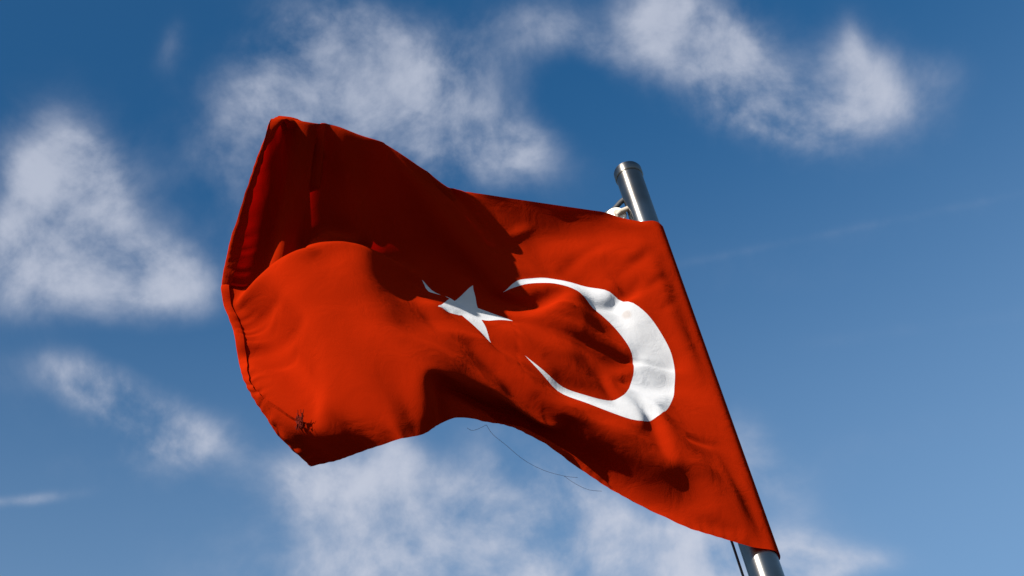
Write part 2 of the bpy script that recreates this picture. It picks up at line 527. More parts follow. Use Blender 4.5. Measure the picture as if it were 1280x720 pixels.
# ------------------------------------------------------------------ flag
# the waving sheet: world positions (0.1 mm) of a net of NV x NU points, rows from the lower edge up,
# columns from the fold at the pole to the fly
NU, NV, U0, U1 = 61, 45, 0.13, 1.5
NET = np.array([
6119,38182,39206,5974,37877,39206,5687,37698,39206,5359,37574,39260,5064,37397,39334,4777,37207,39397,4494,37012,39456,4212,36816,39514,3931,36621,39572,3651,36426,39626,3384,36215,39683,3131,35992,39765,2873,35778,39854,2604,35585,39970,2347,35375,40069,2102,35157,40179,1856,34942,40287,1607,34732,40404,1350,34553,40563,1119,34348,40717,887,34151,40877,652,33983,41061,434,33832,41253,354,33527,41155,193,33228,41170,0,32960,41259,-144,32681,41269,-368,32459,41335,-579,32251,41405,-727,32001,41378,-930,31781,41386,-1132,31569,41376,-1282,31349,41257,-1526,31166,41219,-1665,30923,41101,-1827,30667,41018,-2064,30463,40989,-2280,30275,40896,-2352,30027,40728,-2665,30165,40767,-2798,29975,40548,-2851,29747,40334,-2953,29555,40111,-3134,29420,39902,-3304,29216,39738,-3539,29060,39620,-3726,28866,39499,-3930,29095,39654,-4212,29262,39750,-4458,29452,39881,-4581,29698,40069,-4755,29931,40251,-5020,30117,40366,-5306,30280,40461,-5529,30486,40601,-5675,30720,40778,-5883,30941,40937,-6110,31142,41098,-6343,31339,41256,-6558,31548,41423,-6755,31759,41609,
6119,38182,39547,5974,37877,39547,5687,37698,39547,5441,37477,39579,5158,37309,39641,4850,37178,39716,4544,37034,39783,4244,36876,39839,3948,36708,39888,3658,36531,39936,3370,36351,39988,3087,36167,40049,2809,35981,40121,2537,35793,40210,2277,35591,40311,2034,35376,40421,1803,35154,40542,1606,34922,40685,1439,34683,40855,1254,34441,41006,1067,34202,41152,879,33974,41310,684,33735,41444,465,33485,41475,255,33241,41505,53,32997,41577,-185,32771,41595,-401,32543,41659,-613,32306,41727,-868,32108,41671,-1123,31916,41632,-1363,31707,41572,-1409,31389,41573,-1542,31094,41540,-1770,30896,41424,-1869,30601,41350,-1995,30310,41284,-2205,30090,41171,-2409,29881,41032,-2732,29943,41015,-2765,29717,40768,-2694,29503,40510,-2831,29297,40273,-3090,29166,40127,-3399,29123,40052,-3578,28890,39913,-3802,28688,39787,-4070,28851,39852,-4337,29014,39927,-4585,29212,40049,-4757,29446,40217,-4936,29673,40383,-5212,29851,40409,-5448,30027,40576,-5681,30236,40716,-5891,30464,40842,-6079,30674,41019,-6321,30885,41126,-6560,31101,41241,-6760,31311,41423,-6879,31494,41688,
6119,38182,39888,5974,37877,39888,5687,37698,39888,5489,37435,39916,5248,37216,39958,4952,37070,40020,4643,36947,40090,4330,36826,40159,4021,36692,40214,3714,36555,40265,3410,36415,40314,3107,36271,40368,2806,36117,40430,2512,35957,40503,2230,35781,40585,1962,35587,40676,1710,35379,40778,1470,35158,40887,1252,34924,40999,1040,34682,41105,826,34438,41202,619,34193,41303,420,33945,41409,212,33708,41506,21,33460,41607,-173,33213,41696,-392,32979,41757,-613,32746,41821,-839,32514,41865,-1069,32281,41885,-1288,32036,41899,-1460,31753,41891,-1566,31446,41870,-1712,31156,41823,-1860,30871,41752,-1991,30581,41669,-2132,30291,41593,-2290,30020,41484,-2454,29774,41353,-2751,29692,41242,-2710,29472,40993,-2693,29249,40737,-2798,29037,40491,-3091,28927,40371,-3417,28971,40356,-3632,28755,40222,-3868,28556,40100,-4181,28629,40090,-4467,28773,40131,-4733,28962,40206,-4941,29190,40343,-5117,29417,40517,-5404,29587,40491,-5659,29783,40592,-5892,29988,40738,-6092,30201,40908,-6278,30407,41093,-6526,30623,41165,-6741,30840,41305,-6912,31048,41500,-7009,31253,41738,
6119,38182,40229,5974,37877,40229,5687,37698,40229,5501,37430,40258,5307,37169,40293,5037,36983,40337,4744,36832,40392,4434,36714,40459,4121,36600,40524,3816,36467,40573,3529,36301,40605,3243,36129,40637,2954,35977,40697,2664,35835,40778,2374,35700,40878,2084,35565,40988,1796,35419,41099,1516,35252,41205,1254,35057,41308,1011,34834,41405,792,34589,41501,586,34337,41605,380,34089,41710,171,33844,41811,-39,33602,41905,-254,33359,41984,-491,33128,42035,-737,32898,42088,-958,32644,42148,-1155,32367,42201,-1332,32073,42231,-1498,31769,42224,-1658,31465,42192,-1808,31159,42138,-1953,30854,42069,-2102,30554,41989,-2255,30259,41904,-2411,29973,41795,-2565,29696,41666,-2710,29449,41477,-2780,29237,41217,-2790,29020,40961,-2807,28784,40721,-3118,28712,40634,-3429,28819,40656,-3691,28653,40539,-3939,28467,40425,-4260,28454,40376,-4568,28562,40382,-4860,28720,40411,-5102,28934,40499,-5296,29165,40644,-5587,29325,40595,-5857,29526,40657,-6096,29731,40793,-6290,29935,40981,-6484,30143,41158,-6724,30361,41242,-6895,30580,41432,-7020,30799,41662,-7166,31025,41873,
6119,38182,40570,5974,37877,40570,5687,37698,40570,5488,37441,40600,5328,37160,40635,5086,36945,40673,4825,36750,40712,4535,36598,40763,4225,36491,40829,3924,36359,40878,3655,36168,40888,3400,35957,40883,3127,35771,40904,2842,35611,40960,2556,35464,41039,2269,35328,41142,1989,35196,41265,1712,35065,41405,1440,34928,41554,1166,34777,41694,893,34610,41818,624,34423,41924,368,34213,42019,129,33981,42111,-97,33736,42203,-278,33457,42299,-416,33142,42350,-552,32823,42344,-704,32515,42310,-868,32216,42258,-1038,31925,42191,-1217,31646,42100,-1398,31371,42004,-1562,31080,41922,-1712,30781,41847,-1854,30477,41777,-1993,30172,41711,-2128,29865,41652,-2265,29557,41603,-2431,29265,41547,-2619,29011,41415,-2760,28789,41202,-2825,28555,40972,-3144,28540,40929,-3448,28669,40957,-3753,28574,40861,-4012,28397,40753,-4326,28328,40689,-4641,28410,40680,-4943,28541,40689,-5232,28702,40713,-5456,28926,40810,-5742,29090,40782,-6014,29279,40806,-6271,29465,40907,-6480,29670,41072,-6683,29880,41233,-6893,30099,41373,-7039,30324,41575,-7193,30560,41771,-7296,30782,42010,
6119,38182,40911,5974,37877,40911,5687,37698,40911,5471,37457,40941,5322,37172,40979,5096,36945,41016,4867,36719,41051,4614,36517,41086,4323,36371,41134,4026,36243,41181,3758,36056,41193,3530,35822,41164,3288,35599,41147,3020,35405,41162,2740,35235,41207,2457,35078,41275,2175,34931,41362,1896,34789,41469,1623,34646,41593,1356,34501,41726,1101,34354,41878,853,34206,42039,602,34052,42195,353,33870,42327,164,33586,42321,5,33296,42237,-174,33027,42141,-335,32735,42099,-481,32430,42067,-630,32125,42030,-784,31823,41988,-946,31527,41937,-1127,31253,41847,-1300,30982,41734,-1461,30697,41641,-1611,30400,41561,-1752,30094,41493,-1884,29782,41439,-2017,29468,41398,-2161,29156,41371,-2323,28854,41356,-2534,28583,41342,-2832,28424,41286,-3160,28402,41240,-3475,28510,41251,-3800,28478,41182,-4081,28332,41082,-4388,28232,41014,-4709,28281,40991,-5013,28406,40995,-5317,28536,40997,-5591,28723,41035,-5823,28957,41082,-6008,29222,41131,-6338,29238,41153,-6606,29410,41253,-6825,29621,41396,-7029,29841,41544,-7174,30076,41733,-7273,30320,41951,-7423,30558,42148,
6119,38182,41252,5974,37877,41252,5687,37698,41252,5455,37474,41283,5302,37192,41321,5080,36963,41357,4866,36728,41392,4648,36492,41425,4402,36284,41454,4122,36124,41487,3846,35957,41506,3612,35736,41482,3397,35500,41450,3154,35288,41452,2901,35086,41467,2639,34894,41495,2369,34712,41536,2095,34540,41590,1817,34376,41654,1541,34215,41733,1269,34061,41837,1012,33913,41977,814,33790,42197,601,33649,42371,422,33475,42140,244,33215,42017,81,32925,41941,-101,32644,41868,-263,32347,41819,-417,32044,41781,-564,31736,41749,-708,31425,41726,-855,31114,41721,-1015,30811,41726,-1191,30517,41731,-1376,30232,41735,-1569,29954,41737,-1760,29675,41733,-1945,29393,41720,-2139,29114,41706,-2358,28853,41690,-2592,28605,41666,-2859,28402,41620,-3173,28296,41563,-3505,28336,41538,-3835,28354,41498,-4141,28259,41410,-4449,28153,41343,-4773,28169,41309,-5080,28284,41307,-5377,28432,41314,-5598,28677,41365,-5768,28961,41415,-5963,29228,41459,-6294,29173,41485,-6626,29214,41531,-6902,29380,41626,-7119,29594,41759,-7250,29836,41936,-7425,30076,42076,-7483,30340,42248,
6119,38182,41592,5974,37877,41592,5687,37698,41592,5436,37493,41624,5275,37215,41662,5052,36988,41698,4839,36753,41733,4636,36507,41767,4429,36262,41794,4190,36044,41812,3924,35865,41825,3680,35661,41807,3378,35560,41783,3188,35305,41790,2982,35056,41794,2761,34816,41801,2521,34589,41814,2269,34375,41829,2010,34172,41848,1743,33977,41867,1469,33792,41897,1190,33624,41964,933,33481,42117,769,33359,42380,446,33287,42420,139,33191,42338,-65,32947,42240,-206,32651,42184,-363,32362,42138,-514,32063,42099,-660,31761,42069,-808,31458,42048,-954,31154,42042,-1109,30855,42045,-1279,30563,42051,-1462,30279,42055,-1648,29995,42058,-1817,29700,42063,-1992,29408,42059,-2197,29138,42041,-2420,28879,42020,-2656,28634,41993,-2913,28416,41953,-3206,28253,41899,-3535,28198,41844,-3866,28212,41804,-4190,28171,41737,-4507,28084,41674,-4833,28074,41634,-5147,28173,41624,-5429,28350,41640,-5604,28631,41694,-5753,28930,41748,-5925,29217,41793,-6261,29216,41820,-6588,29145,41862,-6916,29196,41913,-7188,29369,42005,-7337,29623,42166,-7436,29900,42337,-7588,30178,42467,
6119,38182,41933,5974,37877,41933,5687,37698,41933,5419,37512,41965,5239,37244,42002,5018,37016,42037,4803,36782,42072,4601,36536,42106,4406,36281,42135,4198,36030,42153,3957,35808,42160,3700,35607,42144,3377,35612,42117,3175,35361,42121,3000,35085,42127,2808,34814,42133,2594,34554,42141,2355,34321,42153,2104,34103,42165,1855,33888,42173,1614,33663,42174,1377,33432,42174,1127,33208,42177,829,33056,42235,530,32966,42362,254,32951,42552,-68,32879,42573,-325,32679,42502,-471,32387,42454,-615,32092,42420,-765,31796,42390,-904,31494,42372,-1047,31192,42366,-1203,30897,42368,-1375,30611,42371,-1553,30327,42377,-1720,30035,42385,-1894,29743,42388,-2085,29463,42380,-2297,29202,42360,-2511,28938,42341,-2747,28695,42312,-2998,28470,42276,-3271,28276,42231,-3574,28137,42176,-3904,28096,42120,-4235,28082,42064,-4559,28022,42007,-4888,27995,41963,-5208,28077,41947,-5476,28276,41967,-5646,28562,42019,-5778,28870,42077,-5919,29174,42130,-6235,29292,42150,-6556,29193,42198,-6884,29124,42245,-7211,29189,42295,-7430,29421,42406,-7574,29699,42536,-7692,29991,42669,
6119,38182,42274,5974,37877,42274,5687,37698,42274,5409,37523,42306,5198,37277,42341,4977,37046,42376,4762,36812,42411,4559,36567,42445,4365,36311,42473,4168,36050,42493,3949,35803,42502,3692,35594,42485,3373,35662,42451,3174,35406,42451,2981,35142,42450,2768,34884,42451,2579,34606,42473,2332,34381,42486,2072,34172,42495,1805,33972,42495,1558,33748,42495,1336,33498,42501,1135,33225,42513,929,32952,42533,671,32726,42537,346,32626,42575,42,32596,42718,-272,32568,42818,-563,32415,42778,-721,32127,42737,-851,31826,42717,-986,31525,42700,-1136,31229,42692,-1299,30941,42690,-1469,30657,42693,-1634,30370,42704,-1802,30081,42713,-1990,29801,42708,-2188,29529,42695,-2396,29265,42677,-2618,29013,42652,-2860,28782,42618,-3104,28551,42586,-3357,28332,42553,-3634,28145,42511,-3951,28047,42453,-4280,28015,42395,-4609,27971,42341,-4938,27933,42297,-5263,27994,42275,-5523,28204,42295,-5697,28489,42344,-5829,28795,42402,-5957,29104,42460,-6204,29335,42486,-6537,29285,42524,-6851,29167,42579,-7183,29113,42626,-7491,29244,42680,-7671,29515,42773,-7796,29805,42897,
6119,38182,42615,5974,37877,42615,5687,37698,42615,5406,37523,42648,5163,37304,42680,4932,37079,42714,4716,36843,42749,4512,36599,42783,4319,36344,42811,4128,36079,42831,3922,35821,42842,3673,35600,42827,3363,35707,42790,3137,35478,42771,2925,35226,42758,2783,34919,42769,2547,34681,42799,2280,34479,42806,2007,34275,42809,1741,34064,42813,1493,33835,42813,1273,33578,42816,1053,33318,42823,820,33073,42827,613,32807,42856,417,32530,42885,141,32326,42887,-186,32269,42951,-493,32294,43087,-793,32156,43067,-929,31855,43043,-1072,31561,43026,-1231,31275,43014,-1396,30990,43010,-1553,30700,43019,-1720,30416,43032,-1902,30138,43034,-2092,29864,43025,-2290,29595,43009,-2504,29340,42990,-2734,29101,42958,-2972,28869,42925,-3206,28630,42899,-3442,28394,42875,-3707,28193,42839,-4010,28062,42788,-4333,27995,42731,-4658,27938,42678,-4985,27884,42633,-5315,27918,42606,-5573,28130,42624,-5748,28415,42670,-5888,28719,42726,-6021,29026,42782,-6188,29320,42827,-6519,29386,42846,-6833,29270,42902,-7148,29159,42962,-7486,29150,43004,-7763,29340,43032,-7870,29647,43105,
6119,38182,42956,5974,37877,42956,5687,37698,42956,5404,37520,42989,5140,37320,43020,4892,37106,43052,4667,36875,43087,4460,36632,43121,4267,36376,43149,4082,36112,43168,3889,35846,43182,3647,35624,43167,3344,35738,43130,3133,35503,43107,3067,35201,43044,2758,35027,43060,2486,34804,43104,2234,34564,43123,1976,34332,43138,1708,34114,43147,1439,33900,43138,1195,33663,43121,941,33434,43117,713,33182,43126,508,32913,43154,294,32650,43175,118,32366,43220,-106,32113,43241,-425,32017,43273,-737,32058,43388,-1024,31902,43365,-1157,31602,43350,-1333,31326,43333,-1478,31033,43335,-1638,30747,43343,-1817,30476,43353,-2006,30203,43352,-2195,29931,43343,-2399,29670,43324,-2621,29426,43298,-2851,29190,43264,-3079,28952,43236,-3295,28700,43218,-3519,28455,43199,-3782,28255,43166,-4076,28109,43119,-4389,28013,43066,-4707,27930,43016,-5029,27854,42972,-5362,27848,42938,-5627,28053,42952,-5796,28343,42998,-5940,28645,43052,-6077,28951,43107,-6214,29258,43161,-6489,29456,43178,-6821,29397,43218,-7132,29278,43281,-7456,29197,43336,-7771,29329,43355,-7956,29618,43377,
6119,38182,43297,5974,37877,43297,5687,37698,43297,5400,37520,43330,5125,37327,43362,4861,37124,43392,4620,36902,43424,4403,36664,43458,4206,36408,43486,4024,36138,43505,3855,35872,43522,3599,35707,43495,3290,35729,43470,3142,35458,43447,2986,35188,43385,2681,35059,43364,2389,34875,43377,2122,34659,43407,1868,34427,43430,1606,34205,43443,1349,33979,43442,1074,33784,43399,807,33567,43394,594,33299,43417,393,33023,43446,207,32739,43487,14,32464,43524,-175,32192,43563,-375,31929,43597,-681,31809,43615,-1002,31840,43697,-1276,31665,43662,-1413,31366,43659,-1573,31082,43655,-1730,30797,43664,-1924,30537,43671,-2112,30267,43671,-2305,30002,43657,-2516,29752,43632,-2743,29518,43602,-2964,29277,43573,-3176,29027,43553,-3376,28765,43541,-3590,28514,43526,-3851,28316,43493,-4141,28166,43448,-4446,28050,43400,-4754,27941,43354,-5069,27843,43312,-5400,27805,43277,-5685,27976,43279,-5847,28268,43326,-5989,28573,43379,-6132,28876,43433,-6277,29179,43485,-6474,29455,43519,-6804,29528,43530,-7128,29439,43579,-7440,29327,43652,-7770,29291,43688,-8008,29494,43664,
6119,38182,43638,5974,37877,43638,5687,37698,43638,5396,37522,43670,5112,37335,43701,4839,37137,43733,4581,36924,43764,4345,36694,43795,4133,36445,43821,3946,36174,43837,3790,35878,43859,3526,35720,43830,3217,35702,43803,3047,35437,43776,2883,35162,43721,2616,35022,43698,2317,34905,43675,2029,34719,43691,1759,34510,43726,1513,34272,43741,1248,34057,43743,978,33854,43710,694,33664,43688,455,33417,43697,284,33121,43743,122,32824,43795,-80,32549,43831,-267,32279,43875,-459,32019,43915,-658,31762,43951,-948,31612,43944,-1274,31624,44000,-1529,31424,43972,-1651,31120,43981,-1839,30854,43976,-2029,30592,43984,-2220,30331,43988,-2427,30084,43965,-2644,29847,43934,-2860,29607,43907,-3065,29355,43889,-3263,29096,43875,-3448,28826,43868,-3658,28574,43854,-3915,28373,43822,-4200,28220,43779,-4497,28090,43736,-4795,27961,43693,-5102,27846,43653,-5428,27780,43618,-5741,27900,43608,-5910,28189,43651,-6049,28495,43703,-6191,28800,43756,-6342,29101,43808,-6510,29394,43853,-6784,29594,43863,-7124,29604,43873,-7454,29534,43915,-7769,29437,43994,-8072,29565,43953,
6119,38182,43979,5974,37877,43979,5687,37698,43979,5393,37525,44009,5102,37343,44041,4818,37154,44073,4548,36945,44103,4296,36721,44134,4056,36480,44155,3834,36228,44156,3690,35946,44178,3449,35744,44164,3149,35664,44137,2949,35427,44107,2792,35149,44058,2536,34970,44028,2236,34903,43998,2066,34629,44000,1793,34434,44030,1515,34243,44061,1250,34027,44066,1000,33795,44043,762,33573,44010,531,33337,44021,248,33153,44064,8,32908,44084,-163,32617,44137,-352,32354,44191,-556,32110,44229,-773,31875,44252,-944,31602,44284,-1211,31426,44264,-1534,31397,44309,-1769,31173,44292,-1952,30909,44284,-2124,30642,44305,-2342,30414,44296,-2558,30184,44263,-2764,29941,44239,-2960,29687,44222,-3154,29427,44209,-3338,29159,44202,-3518,28887,44196,-3726,28637,44181,-3971,28425,44152,-4249,28262,44114,-4538,28118,44073,-4831,27981,44032,-5133,27857,43994,-5455,27774,43960,-5786,27834,43940,-5983,28106,43973,-6125,28411,44023,-6264,28716,44075,-6414,29018,44128,-6578,29311,44176,-6797,29568,44204,-7117,29682,44201,-7456,29673,44213,-7792,29657,44240,-8131,29645,44253,
6119,38182,44320,5974,37877,44320,5687,37698,44320,5387,37527,44345,5091,37349,44375,4798,37168,44408,4513,36976,44441,4252,36753,44473,3998,36517,44492,3820,36253,44495,3581,36043,44487,3344,35833,44478,3091,35640,44474,2852,35417,44439,2682,35169,44388,2463,34961,44362,2154,34920,44329,2008,34629,44331,1851,34337,44336,1616,34092,44337,1343,33887,44349,1070,33684,44351,808,33473,44336,609,33215,44330,317,33039,44371,13,32896,44392,-206,32652,44444,-444,32432,44501,-674,32208,44534,-890,31976,44556,-998,31662,44616,-1190,31407,44601,-1450,31224,44584,-1712,31051,44598,-1973,30878,44616,-2232,30709,44621,-2481,30530,44586,-2676,30285,44568,-2860,30024,44556,-3045,29760,44545,-3233,29495,44534,-3410,29221,44529,-3586,28949,44524,-3792,28698,44509,-4022,28472,44486,-4286,28290,44452,-4569,28137,44412,-4860,27998,44372,-5163,27874,44334,-5481,27779,44301,-5817,27787,44277,-6061,28018,44294,-6212,28319,44338,-6350,28626,44389,-6496,28929,44442,-6656,29225,44495,-6846,29500,44534,-7140,29657,44535,-7455,29537,44515,-7783,29454,44497,-8122,29432,44516,
6119,38182,44661,5974,37877,44661,5687,37698,44661,5381,37533,44679,5078,37361,44706,4777,37185,44738,4479,37003,44773,4180,36823,44803,3994,36546,44830,3739,36348,44811,3483,36149,44796,3232,35939,44785,3020,35684,44806,2823,35433,44780,2580,35268,44700,2410,35004,44699,2104,34919,44666,1947,34636,44663,1779,34356,44663,1610,34066,44667,1388,33808,44667,1124,33592,44670,847,33394,44665,602,33174,44669,373,32944,44678,64,32860,44686,-260,32745,44726,-542,32547,44787,-808,32328,44823,-1050,32088,44836,-1112,31762,44922,-1327,31535,44874,-1556,31320,44883,-1817,31152,44891,-2076,30979,44910,-2340,30814,44927,-2601,30644,44886,-2758,30365,44888,-2937,30095,44879,-3123,29828,44868,-3307,29559,44860,-3481,29283,44858,-3654,29009,44852,-3844,28746,44842,-4058,28505,44823,-4315,28312,44791,-4597,28159,44751,-4891,28026,44711,-5192,27899,44674,-5506,27795,44642,-5841,27762,44617,-6128,27935,44619,-6301,28230,44653,-6437,28537,44703,-6575,28837,44755,-6736,29136,44810,-6923,29414,44854,-7179,29628,44866,-7509,29569,44836,-7801,29390,44821,-8114,29253,44788,
6119,38182,45002,5974,37877,45002,5687,37698,45002,5374,37550,45014,5065,37393,45037,4762,37225,45069,4466,37047,45110,4185,36849,45144,3919,36665,45129,3659,36469,45115,3399,36261,45105,3131,36050,45092,2881,35820,45087,2697,35586,45058,2554,35318,45038,2359,35077,45029,2083,34915,45005,1892,34653,44999,1725,34371,44997,1547,34092,44996,1361,33811,45000,1134,33557,45002,871,33339,45001,597,33141,45005,343,32920,45008,64,32726,45000,-265,32632,45025,-590,32524,45078,-909,32388,45113,-1179,32178,45141,-1251,31863,45217,-1433,31617,45176,-1644,31395,45202,-1868,31184,45218,-2132,31026,45231,-2394,30872,45260,-2652,30710,45218,-2819,30431,45212,-3009,30163,45199,-3198,29894,45191,-3378,29622,45187,-3547,29342,45187,-3707,29057,45186,-3871,28775,45181,-4085,28532,45162,-4344,28342,45129,-4629,28195,45089,-4924,28067,45048,-5221,27936,45011,-5531,27821,44982,-5860,27759,44957,-6175,27869,44950,-6381,28138,44968,-6520,28442,45016,-6653,28750,45069,-6812,29043,45124,-7008,29318,45168,-7246,29559,45191,-7569,29653,45154,-7885,29530,45113,-8155,29323,45100,
6119,38182,45342,5974,37877,45342,5687,37698,45342,5366,37573,45349,5047,37441,45366,4736,37293,45394,4427,37140,45431,4126,36984,45432,3857,36791,45424,3601,36575,45420,3341,36351,45417,3084,36124,45422,2850,35904,45407,2733,35609,45391,2512,35394,45368,2293,35172,45352,2073,34936,45344,1865,34684,45335,1682,34408,45331,1500,34124,45330,1314,33841,45333,1097,33580,45335,843,33350,45336,573,33140,45337,307,32924,45340,49,32698,45340,-258,32549,45348,-572,32419,45381,-878,32294,45435,-1151,32157,45481,-1385,31956,45519,-1543,31701,45477,-1743,31486,45515,-1916,31246,45550,-2113,31004,45565,-2365,30839,45599,-2652,30734,45560,-2886,30496,45528,-3083,30229,45519,-3272,29959,45515,-3446,29680,45516,-3599,29390,45521,-3737,29092,45523,-3898,28807,45519,-4115,28567,45499,-4375,28383,45465,-4663,28245,45423,-4958,28120,45380,-5254,27989,45346,-5557,27862,45319,-5878,27775,45297,-6207,27822,45287,-6453,28050,45289,-6607,28346,45322,-6738,28652,45376,-6896,28947,45433,-7098,29216,45474,-7337,29459,45498,-7628,29632,45487,-7956,29611,45435,-8206,29426,45396,
6119,38182,45683,5974,37877,45683,5687,37698,45683,5367,37577,45686,5037,37480,45698,4711,37373,45717,4396,37237,45744,4124,37046,45748,3872,36826,45745,3616,36609,45738,3358,36391,45736,3105,36168,45741,2937,35894,45731,2680,35709,45708,2445,35495,45687,2233,35251,45677,2028,34994,45671,1834,34725,45665,1646,34448,45660,1461,34165,45660,1259,33892,45659,1029,33640,45659,772,33415,45656,507,33199,45656,244,32978,45663,-9,32747,45673,-303,32571,45670,-597,32395,45692,-893,32229,45742,-1188,32088,45807,-1454,31989,45851,-1639,31768,45782,-1860,31581,45821,-2061,31367,45835,-2148,31066,45900,-2327,30807,45939,-2647,30705,45883,-2926,30525,45854,-3158,30291,45838,-3343,30019,45840,-3500,29729,45849,-3635,29428,45858,-3765,29127,45862,-3928,28845,45857,-4144,28607,45837,-4409,28433,45800,-4699,28307,45753,-4997,28198,45705,-5291,28070,45670,-5585,27929,45648,-5892,27811,45635,-6221,27802,45627,-6502,27976,45615,-6690,28250,45628,-6836,28551,45674,-7001,28838,45732,-7211,29098,45768,-7445,29337,45792,-7702,29556,45807,-8034,29591,45759,-8289,29373,45707,
6119,38182,46024,5974,37877,46024,5687,37698,46024,5394,37531,46022,5065,37458,46035,4730,37405,46053,4413,37278,46068,4167,37050,46071,3902,36847,46065,3626,36660,46054,3365,36449,46049,3157,36187,46056,2872,36032,46026,2619,35821,46012,2403,35569,46007,2192,35312,46002,1988,35046,45996,1796,34771,45991,1609,34492,45986,1417,34214,45984,1192,33961,45978,946,33727,45971,683,33511,45965,420,33291,45964,161,33067,45973,-99,32843,45986,-390,32659,45972,-691,32487,45969,-990,32306,46003,-1276,32112,46093,-1557,31919,46174,-1758,31872,46065,-1932,31666,46145,-2144,31473,46149,-2290,31203,46179,-2512,30995,46158,-2766,30814,46162,-3030,30617,46152,-3232,30356,46158,-3398,30070,46170,-3539,29771,46185,-3664,29466,46197,-3792,29165,46200,-3955,28884,46195,-4177,28654,46173,-4449,28496,46131,-4743,28394,46076,-5043,28305,46019,-5334,28177,45983,-5610,28010,45971,-5894,27856,45969,-6214,27817,45969,-6521,27938,45953,-6764,28163,45937,-6959,28432,45954,-7152,28694,45997,-7369,28936,46023,-7599,29167,46043,-7813,29413,46090,-8108,29576,46075,-8374,29364,46031,
6119,38182,46365,5974,37877,46365,5687,37698,46365,5427,37485,46359,5104,37402,46367,4775,37355,46387,4477,37245,46400,4199,37064,46397,3930,36868,46387,3685,36648,46369,3417,36462,46359,3100,36348,46334,2852,36112,46337,2639,35846,46336,2425,35584,46334,2209,35323,46331,1994,35062,46326,1782,34800,46320,1570,34540,46310,1355,34283,46299,1117,34049,46289,864,33827,46279,602,33612,46273,340,33393,46272,74,33178,46282,-177,32955,46300,-453,32792,46263,-724,32629,46256,-1008,32524,46218,-1267,32342,46250,-1473,32115,46381,-1668,31880,46394,-1931,31749,46476,-2155,31558,46480,-2406,31367,46455,-2636,31140,46441,-2906,30958,46436,-3110,30696,46465,-3286,30412,46483,-3436,30115,46504,-3568,29810,46523,-3688,29502,46536,-3815,29203,46538,-3981,28924,46533,-4217,28712,46508,-4496,28575,46459,-4792,28494,46394,-5084,28395,46340,-5341,28220,46314,-5577,28009,46302,-5864,27866,46306,-6190,27888,46302,-6503,28005,46287,-6789,28173,46262,-7065,28350,46250,-7322,28533,46242,-7569,28737,46214,-7816,28941,46178,-8008,29188,46244,-8118,29477,46394,-8457,29430,46349,
6119,38182,46706,5974,37877,46706,5687,37698,46706,5458,37453,46697,5141,37363,46703,4813,37430,46718,4509,37270,46725,4235,37062,46722,3976,36848,46712,3730,36638,46694,3423,36575,46644,3185,36324,46634,2968,36055,46634,2754,35784,46633,2537,35518,46633,2316,35256,46634,2091,34999,46636,1869,34741,46634,1637,34496,46631,1393,34264,46625,1133,34048,46616,857,33851,46608,570,33662,46600,281,33476,46589,-17,33302,46581,-301,33107,46581,-498,32892,46581,-752,32734,46573,-997,32560,46560,-1252,32399,46586,-1496,32232,46665,-1721,32023,46690,-1818,31736,46799,-2111,31566,46799,-2422,31421,46775,-2725,31263,46746,-2995,31053,46752,-3164,30758,46789,-3315,30452,46814,-3461,30153,46841,-3590,29848,46862,-3708,29539,46876,-3835,29241,46876,-4018,28974,46869,-4266,28776,46840,-4547,28643,46789,-4834,28559,46723,-5100,28428,46679,-5309,28217,46652,-5529,28024,46629,-5828,28014,46605,-6119,28086,46571,-6414,28187,46560,-6692,28331,46547,-6951,28512,46528,-7215,28684,46529,-7466,28866,46512,-7746,29047,46485,-7922,29214,46544,-8135,29335,46690,-8438,29206,46589,
6119,38182,47047,5974,37877,47047,5687,37698,47047,5485,37432,47037,5175,37312,47038,4866,37323,47045,4567,37178,47051,4271,37017,47058,3995,36834,47052,3708,36690,47025,3481,36474,46973,3237,36258,46966,2999,36021,46963,2799,35747,46961,2600,35471,46955,2403,35192,46949,2192,34922,46944,1970,34662,46941,1727,34421,46941,1465,34200,46938,1192,33994,46933,917,33791,46921,638,33593,46909,328,33448,46902,14,33338,46887,-248,33158,46906,-547,33051,46876,-781,32842,46891,-1039,32661,46886,-1305,32498,46906,-1554,32349,46965,-1806,32178,46981,-1967,31903,47057,-2227,31707,47065,-2486,31496,47085,-2742,31277,47075,-3038,31105,47082,-3182,30799,47122,-3327,30493,47152,-3469,30189,47179,-3607,29885,47200,-3739,29582,47216,-3858,29286,47209,-4073,29042,47200,-4320,28828,47174,-4585,28651,47128,-4863,28531,47062,-5123,28414,47020,-5381,28344,46962,-5524,28271,46865,-5793,28259,46839,-6061,28312,46821,-6333,28408,46806,-6612,28533,46802,-6882,28692,46809,-7148,28870,46799,-7399,29064,46772,-7638,29262,46731,-7904,29394,46795,-8122,29188,46961,-8453,29159,46885,
